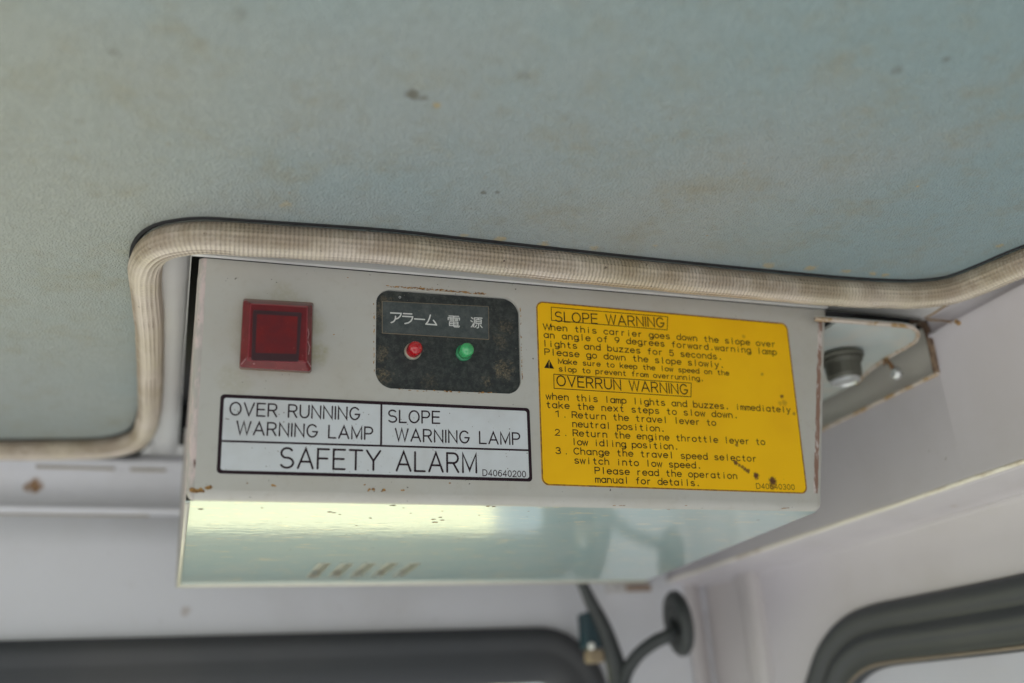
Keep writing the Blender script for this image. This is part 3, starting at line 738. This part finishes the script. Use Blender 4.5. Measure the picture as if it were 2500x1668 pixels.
# rolled rear edge
n0 = len(vs); vs += [V(Lx(YB), YB, zb_), V(Rx(YB), YB, zb_), V(Rx(YB), YB + .002, zb_ + .0008), V(Lx(YB), YB + .002, zb_ + .0008), V(Rx(YB), YB + .002, zb_ + .004), V(Lx(YB), YB + .002, zb_ + .004)]
fs += [(n0, n0 + 1, n0 + 2, n0 + 3), (n0 + 3, n0 + 2, n0 + 4, n0 + 5)]
under = mk('underside', bl(vs), fs, MU, BOX)
for s in slots:
    vs = []; fs = []
    rr = [rrect(s[0] - hw, y0s - .0002, s[0] + hw, y1s + .0002, .0015, 3), rrect(s[0] - hw + .0003, y0s + .0004, s[0] + hw - .0003, y1s - .0004, .0012, 3)]
    k = len(rr[0])
    vs += [V(a, b, zb_ - .00012) for a, b in rr[0]] + [V(a, b, zb_ - .0003) for a, b in rr[1]] + [V(a + .0006, b, zb_ + .0025) for a, b in rr[1]]
    for r in (0, 1): fs += [(r * k + i, r * k + (i + 1) % k, (r + 1) * k + (i + 1) % k, (r + 1) * k + i) for i in range(k)]
    n3 = len(vs); vs += [p + V(0, 0, .0001) for p in vs[-k:]]; fs.append(tuple(range(n3, n3 + k)))
    mk('vent_slot', bl(vs), fs, MVS, under)
# pale bead along the underside's rear and left edge
pth = [V(Lx(yb_ + .002) + .0006, yb_ + .002, zb_ - .0001), V(Lx(YB) + .0006, YB, zb_ - .0001)]
vs, fs, uv = sweep(pth, V(0, 0, 1), circ(.0007, 8)); a2 = sweep([V(Lx(YB), YB, zb_), V(Rx(YB), YB, zb_)], V(0, 0, 1), circ(.0010, 8))
m = M('bead_paint'); MBD = m.col((.62, .60, .52)).set(Roughness=.4).m
mk('edge_bead', *(lambda j: (bl(j[0]), j[1]))(join((vs, fs), a2[:2])), MBD, under, smooth=True)

m = M('rust_flake'); MRF = m.col(m.mix(m.ramp(m.noise(1500, 3, .7), .38, .62), (.16, .08, .04), (.48, .27, .08))).set(Roughness=.85).m
# rust and dirt chips: small uneven flakes lying on the paint
def flake(px, py, r, f=pf, h=.00006, st_=(1, 1), seed=0):
    c = f(px, py, h); n = 9; vs = [c]
    for k in range(n):
        a = 2 * PI * k / n; q = r * (.65 + .6 * random.random())
        vs.append(c + V(1, 0, 0) * math.cos(a) * q * st_[0] + (FU if f is pf else V(0, 1, 0)) * math.sin(a) * q * st_[1])
    return vs, [(0, 1 + k, 1 + (k + 1) % n) for k in range(n)]
def ubh(px, py, h): return ub(px, py) + V(0, 0, -h)
fl = []
for x, y, r in ((512, 1190, .9), (505, 1192, .6), (488, 1198, 1.0), (478, 1200, .9), (470, 1196, .9), (495, 1200, .5), (667, 1185, .5), (672, 1187, .3), (890, 1184, .3), (902, 1195, .5), (911, 1195, .5), (899, 1199, .3), (937, 1197, .55), (932, 1200, .3), (985, 1197, .45), (980, 1197, .3), (815, 817, .28), (849, 678, .2), (604, 1180, .25), (1098, 1180, .3), (1027, 700, .2), (1055, 702, .15)):
    fl.append(flake(x, y, r * .001, st_=(1.2, .8)))
# rust crust round the indicator window
for i in range(230):
    t = random.random()
    if t < .62: u = random.random() ** .8; x, y = 945 + 240 * u, 701 + 19 * u - 2
    elif t < .72: x, y = 916 - 3, 740 + 180 * random.random()
    elif t < .85: x, y = 950 + 270 * random.random(), 950
    else: u = random.random(); x, y = 1268 + 6 * u + 2, 750 + 190 * u
    if t >= .72 and t < .85: y = 950 + (x - 950) * .043
    fl.append(flake(x + random.uniform(-1, 1), y + random.uniform(-2.5, 2) - 1.5 * noise.noise(V(x * .06, 0, 0)), random.uniform(.00010, .00032), st_=(1.9, .6) if t < .62 or .72 <= t < .85 else (.6, 1.5)))
mk('rust_flakes', *(lambda j: (bl(j[0]), j[1]))(join(*fl)), MRF, BOX, kind='stuff')
fl = []
for x, y, r in ((805, 1250, .5), (815, 1252, .4), (960, 1218, .4), (962, 1232, .5), (955, 1233, .4), (1075, 1263, .5), (1080, 1270, .6), (1058, 1268, .6), (1062, 1275, .7), (1080, 1248, .3), (905, 1265, .4), (490, 1243, .6), (1205, 1237, .5), (1190, 1236, .5), (1170, 1258, .3), (830, 1256, .3), (640, 1240, .3), (1290, 1248, .3), (1632, 1244, .4), (1914, 1241, .9), (1922, 1240, .6), (1500, 1221, .5), (1515, 1222, .5), (1523, 1219, .4), (1675, 1223, .4), (985, 1240, .25), (870, 1283, .3), (1003, 1253, .25)):
    fl.append(flake(x, max(y, 1234), r * .0008, f=ubh, st_=(1.8, 1.5)))
mk('dirt_flakes', *(lambda j: (bl(j[0]), j[1]))(join(*fl)), MR, under, kind='stuff')

# red square lamp
LB = [st(583.5, 902), st(759.5, 912), st(764.5, 742), st(593, 732)]
lamp = mk('red_lamp_gasket', *(lambda j: (bl(j[0]), j[1]))(slab(rquad(LB, .0006, 2), 0, .0012)), MGK, BOX, label='tan base gasket of the red square lamp')
lamp.name = 'square_lamp'
sh = lambda px, py: st(px, py)
def up(px, py, h):                       # point seen at px,py standing h above the face
    r = ray(px, py); q = r * ((FO + FN * h).dot(FN) / r.dot(FN)); d = q - FO; return d.x, d.dot(FU)
HL = .0065
B0 = [Vector(p) for p in rquad(LB, .0005, 2)]
T0 = [Vector(p) for p in rquad([up(585, 897, HL * .55), up(759, 907, HL * .55), up(763, 744, HL * .55), up(594, 733, HL * .55)], .0008, 2)]
T1 = [Vector(p) for p in rquad([up(605, 873, HL), up(747, 881, HL), up(749, 751, HL), up(612, 742, HL)], .0006, 2)]
k = len(B0); vs = [fp(p.x, p.y, .0010) for p in B0] + [fp(p.x, p.y, HL * .55) for p in T0] + [fp(p.x, p.y, HL) for p in T1]
fs = [(r * k + i, r * k + (i + 1) % k, (r + 1) * k + (i + 1) % k, (r + 1) * k + i) for r in (0, 1) for i in range(k)] + [tuple(range(2 * k, 3 * k))]
mk('red_lens', bl(vs), fs, MRL, lamp)
def ring(o, i, h, h2=None):
    k = len(o); vs = [fp(a, b, h - .0001) for a, b in o] + [fp(a, b, h) for a, b in o] + [fp(a, b, h) for a, b in i] + [fp(a, b, (h2 or h) - .0001) for a, b in i]
    return vs, [(r * k + j, r * k + (j + 1) % k, (r + 1) * k + (j + 1) % k, (r + 1) * k + j) for r in (0, 1, 2) for j in range(k)]
c1 = lambda x, y: (280 + x * .26782, 500 + y * .26782)
O_ = rquad([up(*c1(1245, 1420), HL), up(*c1(1675, 1432), HL), up(*c1(1705, 985), HL), up(*c1(1262, 960), HL)], .0004, 2)
I_ = rquad([up(*c1(1282, 1352), HL), up(*c1(1655, 1362), HL), up(*c1(1668, 1020), HL), up(*c1(1297, 998), HL)], .0003, 2)
vs, fs = ring(O_, I_, HL + .00012); mk('dark_square_frame', bl(vs), fs, MLF, lamp)
vs, fs = slab(I_, HL, HL + .00006); mk('lens_centre', bl(vs), fs, MRC, lamp)

# indicator panel behind the window
n_ = len(HP); c_ = Vector((sum(p[0] for p in HP) / n_, sum(p[1] for p in HP) / n_))
pan = mk('indicator_panel', bl([fp(a, b, -.0011) for a, b in [tuple(c_ + (Vector(p) - c_) * 1.01) for p in HP]]), [tuple(range(n_))], MBP, BOX)
c2 = lambda x, y: (880 + x * .19766, 680 + y * .19766)
HPn = -.0011
TPQ = [up(*c2(272, 672), HPn), up(*c2(1582, 752), HPn), up(*c2(1578, 352), HPn), up(*c2(270, 285), HPn)]
vs, fs = slab(rquad(TPQ, .0001, 1), HPn, HPn + .00016); tape = mk('name_tape', bl(vs), fs, MTP, pan)
vs, fs = ring(rquad([(p[0] + a * .00016, p[1] + b * .00016) for p, (a, b) in zip(TPQ, ((-1, -1), (1, -1), (1, 1), (-1, 1)))], .0001, 1), rquad([(p[0], p[1]) for p in TPQ], .0001, 1), HPn + .0001)
mk('tape_grime', bl(vs), fs, MTE, pan)

# ------------------------------------------------------------------ stroke lettering
def A(cx, cy, rx, ry, a0, a1, n=None):
    n = n or max(3, int(abs(a1 - a0) / 22)); return [(cx + rx * math.cos(math.radians(a0 + (a1 - a0) * i / n)), cy + ry * math.sin(math.radians(a0 + (a1 - a0) * i / n))) for i in range(n + 1)]
G = {   # caps: height 1; (width, strokes)
 'A': (.80, [[(0, 0), (.40, 1), (.80, 0)], [(.13, .33), (.67, .33)]]),
 'C': (.74, [A(.38, .5, .38, .5, 45, 315)]),
 'D': (.74, [[(0, 0), (0, 1), (.36, 1)] + A(.36, .5, .38, .5, 90, -90)[1:] + [(0, 0)]]),
 'E': (.62, [[(.62, 1), (0, 1), (0, 0), (.62, 0)], [(0, .52), (.56, .52)]]),
 'F': (.60, [[(.60, 1), (0, 1), (0, 0)], [(0, .52), (.52, .52)]]),
 'G': (.80, [A(.40, .5, .40, .5, 42, 350) + [(.80, .44), (.45, .44)]]),
 'I': (.0, [[(0, 0), (0, 1)]]),
 'L': (.56, [[(0, 1), (0, 0), (.56, 0)]]),
 'M': (.80, [[(0, 0), (0, 1), (.40, .12), (.80, 1), (.80, 0)]]),
 'N': (.70, [[(0, 0), (0, 1), (.70, 0), (.70, 1)]]),
 'O': (.84, [A(.42, .5, .42, .5, 0, 360, 22)]),
 'P': (.64, [[(0, 0), (0, 1), (.37, 1)] + A(.37, .73, .27, .27, 90, -90)[1:] + [(0, .46)]]),
 'R': (.68, [[(0, 0), (0, 1), (.39, 1)] + A(.39, .74, .26, .26, 90, -90)[1:] + [(0, .48)], [(.36, .48), (.66, 0)]]),
 'S': (.68, [A(.34, .745, .31, .255, 35, 270, 10)[:-1] + A(.34, .255, .34, .255, 90, -150, 11)]),
 'T': (.70, [[(0, 1), (.70, 1)], [(.35, 1), (.35, 0)]]),
 'U': (.70, [[(0, 1), (0, .35)] + A(.35, .35, .35, .35, 180, 360)[1:] + [(.70, 1)]]),
 'V': (.76, [[(0, 1), (.38, 0), (.76, 1)]]),
 'W': (1.04, [[(0, 1), (.26, 0), (.52, 1), (.78, 0), (1.04, 1)]]),
 'Y': (.76, [[(0, 1), (.38, .47), (.76, 1)], [(.38, .47), (.38, 0)]]),
 '0': (.60, [A(.30, .5, .30, .5, 0, 360, 20)]),
 '1': (.22, [[(0, .80), (.22, 1), (.22, 0)]]),
 '2': (.60, [A(.30, .70, .28, .30, 165, -25, 10) + [(0, 0), (.60, 0)]]),
 '3': (.58, [A(.28, .76, .25, .24, 155, -90, 9) , A(.28, .27, .30, .27, 90, -155, 10)]),
 '4': (.62, [[(.46, 0), (.46, 1), (0, .28), (.62, .28)]]),
 '5': (.58, [[(.52, 1), (.08, 1), (.04, .52)] + A(.28, .32, .30, .32, 130, -150, 11)]),
 '6': (.60, [A(.30, .31, .30, .31, 0, 360, 16), [(.02, .36)] + A(.38, .45, .36, .55, 180, 62, 7)]),
 '9': (.60, [A(.30, .69, .30, .31, 0, 360, 16), [(.60, .66), (.52, .35), (.26, 0)]]),
 'a': (.52, [A(.26, .34, .26, .34, 0, 360, 16), [(.52, .68), (.52, 0)]]),
 'b': (.52, [A(.26, .34, .26, .34, 0, 360, 16), [(0, 1.02), (0, 0)]]),
 'c': (.50, [A(.27, .34, .27, .34, 42, 318, 13)]),
 'd': (.52, [A(.26, .34, .26, .34, 0, 360, 16), [(.52, 1.02), (.52, 0)]]),
 'e': (.54, [[(.01, .36), (.54, .36)] + A(.27, .34, .27, .34, 5, 315, 14)]),
 'f': (.36, [[(.36, 1.0), (.26, 1.0), (.16, .88), (.16, 0)], [(0, .66), (.34, .66)]]),
 'g': (.52, [A(.26, .34, .26, .34, 0, 360, 16), [(.52, .68), (.52, -.10)] + A(.27, -.08, .25, .22, 0, -150, 7)]),
 'h': (.46, [[(0, 1.02), (0, 0)], [(0, .42)] + A(.23, .43, .23, .25, 180, 0, 8) + [(.46, 0)]]),
 'i': (.0, [[(0, 0), (0, .66)], [(0, .90), (0, .94)]]),
 'k': (.46, [[(0, 1.02), (0, 0)], [(.42, .66), (0, .26)], [(.15, .40), (.46, 0)]]),
 'l': (.0, [[(0, 0), (0, 1.02)]]),
 'm': (.62, [[(0, 0), (0, .68)], [(0, .48)] + A(.155, .48, .155, .20, 180, 0, 6) + [(.31, 0)], [(.31, .48)] + A(.465, .48, .155, .20, 180, 0, 6) + [(.62, 0)]]),
 'n': (.46, [[(0, 0), (0, .68)], [(0, .42)] + A(.23, .43, .23, .25, 180, 0, 8) + [(.46, 0)]]),
 'o': (.54, [A(.27, .34, .27, .34, 0, 360, 16)]),
 'p': (.52, [A(.26, .34, .26, .34, 0, 360, 16), [(0, .68), (0, -.32)]]),
 'r': (.32, [[(0, 0), (0, .68)], [(0, .40)] + A(.26, .40, .26, .28, 180, 80, 5)]),
 's': (.46, [A(.23, .505, .20, .175, 35, 265, 8)[:-1] + A(.23, .165, .23, .165, 85, -150, 8)]),
 't': (.36, [[(.15, .94), (.15, .12), (.24, 0), (.36, 0)], [(0, .66), (.34, .66)]]),
 'u': (.46, [[(0, .68), (0, .25)] + A(.23, .25, .23, .25, 180, 360, 8) + [(.46, .68)], [(.46, .3), (.46, 0)]]),
 'v': (.48, [[(0, .68), (.24, 0), (.48, .68)]]),
 'w': (.68, [[(0, .68), (.17, 0), (.34, .66), (.51, 0), (.68, .68)]]),
 'x': (.46, [[(0, .68), (.46, 0)], [(.46, .68), (0, 0)]]),
 'y': (.48, [[(0, .68), (.24, .02)], [(.48, .68), (.14, -.30), (.02, -.32)]]),
 'z': (.46, [[(0, .68), (.44, .68), (0, 0), (.46, 0)]]),
}
for k_ in 'abcdeghknopsuvxyz': G[k_] = (G[k_][0] * 1.13, [[(x * 1.13, y * 1.04) for x, y in q] for q in G[k_][1]])
G.update({'.': (.0, [[(-.03, .03), (.03, .03), (.03, .09), (-.03, .09)]]), ' ': (.42, [])})
def stroke(pts, w, f, h=.00005, ridge=.000022, cap=6):
    """one pen stroke as a very low ridge with round ends; pts in face coordinates (s, t)"""
    P = [Vector(p) for p in pts]; P = [p for i, p in enumerate(P) if i == 0 or (p - P[i - 1]).length > w * .02]
    if len(P) < 2: return [], []
    closed = (P[0] - P[-1]).length < w * .3 and len(P) > 6
    if closed: P.pop()
    n = len(P); vs, fs = [], []
    for i in range(n):
        a = P[i - 1] if (i or closed) else P[i]; b = P[(i + 1) % n] if (i < n - 1 or closed) else P[i]
        d1 = (P[i] - a).normalized() if (P[i] - a).length else None; d2 = (b - P[i]).normalized() if (b - P[i]).length else None
        d1 = d1 or d2; d2 = d2 or d1
        t = (d1 + d2); t = t.normalized() if t.length > .05 else d2
        nn = Vector((-t.y, t.x)); k = min(1 / max(.35, nn.dot(Vector((-d1.y, d1.x)))), 2.4) * w / 2
        l, r = P[i] + nn * k, P[i] - nn * k
        vs += [f(l.x, l.y, h - ridge * .5), f(P[i].x, P[i].y, h + ridge), f(r.x, r.y, h - ridge * .5)]
    for i in range(n if closed else n - 1):
        a, b = i * 3, ((i + 1) % n) * 3; fs += [(a, a + 1, b + 1, b), (a + 1, a + 2, b + 2, b + 1)]
    if not closed:
        for e, d in ((0, (P[0] - P[1]).normalized()), (n - 1, (P[-1] - P[-2]).normalized())):
            nn = Vector((-d.y, d.x)); k0 = len(vs)
            for k in range(cap + 1):
                q = PI * k / cap; p = P[e] + (nn * math.cos(q) + d * math.sin(q)) * w / 2; vs.append(f(p.x, p.y, h - ridge * .5))
            fs += [(e * 3 + 1, k0 + k, k0 + k + 1) for k in range(cap)]
    return vs, fs
def text(name, s, p0, p1, cap, w, mat, parent, mono=False, gap=.26, base=0.0, dig=1.0):
    """s written between the measured ends of its baseline"""
    a, b = Vector(st(*p0)), Vector(st(*p1)); d = (b - a); tot = d.length; d.normalize(); nn = Vector((0, 1)) * .9 + Vector((-d.y, d.x)) * .1
    items, x = [], 0.0
    if mono:
        n = len(s); first, last = G[s[0]][0], G[s[-1]][0]
        pitch = (tot - (0 if s[-1] == '.' else last * cap * .5) - first * cap * .5) / (n - 1)
        for i, ch in enumerate(s): items.append((ch, first * cap * .5 + i * pitch - G[ch][0] * cap * .65, cap))
        k = 1
    else:
        for ch in s:
            items.append((ch, x * cap, cap)); x += G[ch][0] + gap
        k = tot / ((x - gap) * cap)
    vs, fs = [], []
    for ch, x, c in items:
        for pl in G[ch][1]:
            pts = []
            for gx, gy in pl:
                q = a + d * ((x + gx * c) * k if not mono else x + gx * c * 1.3) + nn * (gy * c); pts.append((q.x, q.y))
            v, f = stroke(pts, w, lambda s_, t_, h: fp(s_, t_, h + base))
            o = len(vs); vs += v; fs += [tuple(i + o for i in q) for q in f]
    return mk(name, bl(vs), fs, mat, parent)
def lines(name, polys, w, mat, parent, base=0.0):
    vs, fs = join(*[stroke(p, w, lambda s_, t_, h: fp(s_, t_, h + base)) for p in polys]); return mk(name, bl(vs), fs, mat, parent)

Q_ = [c1(*a) for a in ((1215, 1420), (1745, 1440), (1755, 930), (1240, 905))]
Q_ = [up(a, b, HL) for a, b in Q_]
hl = [[(a[0], a[1]), (b[0], b[1])] for a, b in zip(Q_, Q_[1:] + Q_[:1])]
m = M('lens_inner_line'); MLI = m.col((.30, .03, .045)).set(Roughness=.3).m
m = M('lens_highlight_marks'); MLS = m.col((.55, .30, .32)).set(Roughness=.5).m  # pinkish strokes draw highlights on the bevel edges, with small scratch marks
lines('lens_step', hl, .00022, MLI, lamp, HL)
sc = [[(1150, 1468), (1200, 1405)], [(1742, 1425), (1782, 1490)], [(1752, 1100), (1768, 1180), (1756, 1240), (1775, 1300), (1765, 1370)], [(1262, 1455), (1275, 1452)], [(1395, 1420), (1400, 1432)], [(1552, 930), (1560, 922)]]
lines('lens_highlight_marks', [[up(*c1(*p), HL * (.62 if k < 2 else .78)) for p in q] for k, q in enumerate(sc)], .00016, MLS, lamp, HL * .86)
# tape characters
GW = .0145
def tapepoly(strokes): return [[up(*c2(x, y), HPn) for x, y in s] for s in strokes]
ta = [[(372, 428), (500, 434), (498, 448), (488, 470), (462, 494), (440, 502)], [(432, 470), (430, 500), (418, 525), (400, 540), (378, 548)],
      [(530, 436), (632, 441)], [(520, 470), (642, 476), (638, 500), (622, 528), (592, 550), (548, 560)],
      [(668, 502), (790, 510)], [(862, 455), (850, 495), (832, 535), (808, 566)], [(806, 566), (935, 576)], [(900, 520), (922, 548), (938, 578)]]
q = lambda *a: list(a)
den = [[(1092, 466), (1212, 471)], [(1082, 512), (1082, 486), (1221, 493), (1220, 518)], [(1150, 468), (1150, 528)], [(1103, 502), (1135, 504)], [(1103, 518), (1135, 520)], [(1168, 506), (1200, 508)], [(1168, 522), (1200, 524)],
       [(1098, 540), (1098, 584)], [(1098, 538), (1202, 543), (1202, 588), (1098, 583)], [(1098, 560), (1202, 565)], [(1150, 541), (1150, 592), (1158, 600), (1214, 603), (1219, 590)]]
gen = [[(1368, 486), (1388, 500)], [(1362, 525), (1382, 538)], [(1366, 602), (1380, 585), (1392, 562)], [(1500, 493), (1406, 489), (1405, 540), (1400, 575), (1390, 602)], [(1455, 492), (1450, 510)],
       [(1424, 512), (1490, 515), (1489, 562), (1424, 558), (1424, 512)], [(1424, 536), (1490, 539)], [(1457, 562), (1457, 608), (1446, 614), (1436, 612)], [(1432, 578), (1424, 594), (1410, 604)], [(1478, 580), (1488, 594), (1500, 608)]]
lines('alarm_lettering', tapepoly(ta), .00046, MWPR, tape, HPn + .00016)
lines('power_lettering', tapepoly(den + gen), .00034, MWPR, tape, HPn + .00016)
lines('printed_ring', [[up(*c2(487 + 12 * math.cos(a / 10 * PI * 2), 232 + 12 * math.sin(a / 10 * PI * 2)), HPn) for a in range(11)]], .00012, MWPR, pan, HPn)

# indicator lights: dome, body and collar
FAX = FN
def led_obj(px, py, mat, mcol, label):
    c = Vector(st(px, py)); c3 = fp(c.x, c.y, HPn)
    r = .0024
    pr = [(r, 0), (r, .0042)] + [(r * math.cos(PI / 2 * k / 8), .0042 + r * .95 * math.sin(PI / 2 * k / 8)) for k in range(1, 9)]
    v, f = lathe(c3, FAX, pr, 28)
    o = mk('indicator_light', bl(v), f, mat, BOX, smooth=True, label=label)
    v, f = lathe(c3, FAX, [(r * 1.16, 0), (r * 1.16, .0010), (r * 1.02, .0014), (r * .99, .0014)], 28)
    mk('collar', bl(v), f, mcol, o, smooth=False)
led_obj(1008.5, 857, MLR, MCC, 'red dome light on the black panel')
led_obj(1133.5, 860.5, MLG, MCG, 'green dome light on the black panel')

# silver sticker
SQ = [st(528.3, 1156.5), st(1299.5, 1176.5), st(1292.5, 996.8), st(538.5, 962.5)]
vs, fs = slab(rquad(SQ, .0011, 4), 0, .00010); sil = mk('silver_sticker', bl(vs), fs, MSS, BOX, label='silver sticker with black ruled boxes')
def inset(Q, d): c = Vector((sum(p[0] for p in Q) / 4, sum(p[1] for p in Q) / 4)); return [(p[0] + math.copysign(d, c.x - p[0]), p[1] + math.copysign(d, c.y - p[1])) for p in Q]
k_ = rquad(inset(SQ, .0005), .0009, 4)
H1 = .00010
def ringk(o, i, h):
    k = len(o); vs = [fp(a, b, h) for a, b in o] + [fp(a, b, h) for a, b in i]; return vs, [(j, (j + 1) % k, k + (j + 1) % k, k + j) for j in range(k)]
vs, fs = ringk(rquad(SQ, .0011, 4), rquad(inset(SQ, .00105), .0007, 4), H1 + .00004); mk('printed_border', bl(vs), fs, MPPR, sil)
lines('divider_line', [[st(*c4(303, 350)), st(*c4(2222, 408))]], .00060, MPPR, sil, H1)
lines('divider_line', [[st(*c4(1305, 122)), st(*c4(1303, 372))]], .00062, MPPR, sil, H1 + .00001)
T = lambda s, a, b, cap, w=.00049, **k: text('lettering', s, c4(*a), c4(*b), cap, w, MPPR, sil, base=H1, **k)
T('OVER RUNNING', (360, 187), (1168, 218), .00385)
T('WARNING LAMP', (402, 306), (1249, 341), .00385)
T('SLOPE', (1349, 232), (1668, 240), .00385)
T('WARNING LAMP', (1393, 348), (2168, 373), .00385)
T('SAFETY ALARM', (674, 516), (1897, 547), .0060, .00064)
T('D40640200', (1938, 566), (2205, 575), .0019, .00028)

# yellow sticker
c3_ = lambda x, y: (1280 + x * .34437, 700 + y * .34437)
YQ = [st(*c3_(124, 1408)), st(*c3_(2008, 1470)), st(*c3_(1862, 262)), st(*c3_(82, 103))]
vs, fs = slab(rquad(YQ, .0022, 5), 0, .00012); yel = mk('yellow_sticker', bl(vs), fs, MYS, BOX, label='yellow warning sticker with black text and brown edge')
vs, fs = ringk(rquad(YQ, .0022, 5), rquad(inset(YQ, .00048), .0019, 5), .00013)
for i, v in enumerate(vs): vs[i] = v + V(.00014, 0, .0001) * (noise.noise(v * 900) if i >= len(vs) // 2 else 0)
mk('stained_edge', bl(vs), fs, MYE, yel)
H2 = .00012
def Y(s, a, b, cap=.00208, w=.00034, **k):
    return text('text_line', s, c3_(*a), c3_(*b), cap, w, MBPR, yel, mono=True, base=H2, **k)
text('title_lettering', 'SLOPE WARNING', c3_(220, 247), c3_(990, 289), .0035, .00043, MBPR, yel, base=H2)
text('title_lettering', 'OVERRUN WARNING', c3_(232, 702), c3_(1158, 764), .0035, .00043, MBPR, yel, base=H2)
for qd in (((190, 147), (1015, 215), (1012, 308), (192, 240)), ((208, 622), (1182, 685), (1180, 782), (210, 722))):
    p_ = [st(*c3_(*a)) for a in qd]; p_.append(p_[0]); lines('title_frame', [p_[i:i + 2] for i in range(4)], .00026, MBPR, yel, H2)
Y('When this carrier goes down the slope over', (140, 305), (1772, 428))
Y('an angle of 9 degrees forward.warning lamp', (143, 362), (1784, 484))
Y('lights and buzzes for 5 seconds.', (146, 423), (1388, 517))
Y('Please go down the slope slowly.', (149, 483), (1402, 575))
Y('Make sure to keep the low speed on the', (245, 546), (1448, 630), .0017, .00030)
Y('slop to prevent from overrunning.', (249, 600), (1260, 669), .0017, .00030)
Y('when this lamp lights and buzzes. immediately', (158, 798), (1882, 893))
Y('take the next steps to slow down.', (163, 858), (1500, 932))
for a, b, c in (('1', (222, 923), (240, 924)), ('2', (219, 1054), (250, 1056)), ('3', (223, 1184), (257, 1186))):
    text('text_line', a, c3_(*b), c3_(*c), .00205, .00032, MBPR, yel, base=H2)
for x, y in ((287, 927), (293, 1057), (297, 1187)): lines('text_line', [[st(*c3_(x, y)), st(*c3_(x, y - 2))]], .00034, MBPR, yel, H2)
Y('Return the travel lever to', (343, 930), (1354, 986))
Y('neutral position.', (346, 994), (982, 1028))
Y('Return the engine throttle lever to', (350, 1059), (1702, 1122))
Y('low idling position.', (353, 1122), (1078, 1155))
Y('Change the travel speed selector', (356, 1188), (1638, 1240))
Y('switch into low speed.', (360, 1253), (1240, 1289))
Y('Please read the operation', (505, 1325), (1503, 1363))
Y('manual for details.', (509, 1388), (1232, 1414))
text('text_line', 'D40640300', c3_(1646, 1432), c3_(1915, 1440), .0018, .00022, MBPR, yel, base=H2)
tri = [st(*c3_(140, 577)), st(*c3_(210, 583)), st(*c3_(175, 516))]
mk('warning_triangle', bl([fp(a, b, H2 + .00003) for a, b in tri]), [(0, 1, 2)], MBPR, yel)
m = M('symbol_yellow'); MSY = m.col((.62, .39, .01)).set(Roughness=.45).m
lines('exclamation_mark', [[st(*c3_(175, 533)), st(*c3_(174.5, 560))], [st(*c3_(174.5, 570)), st(*c3_(174.5, 572))]], .00026, MSY, yel, H2 + .00005)
for o in bpy.data.objects:
    if '_l' in o: del o['_l']
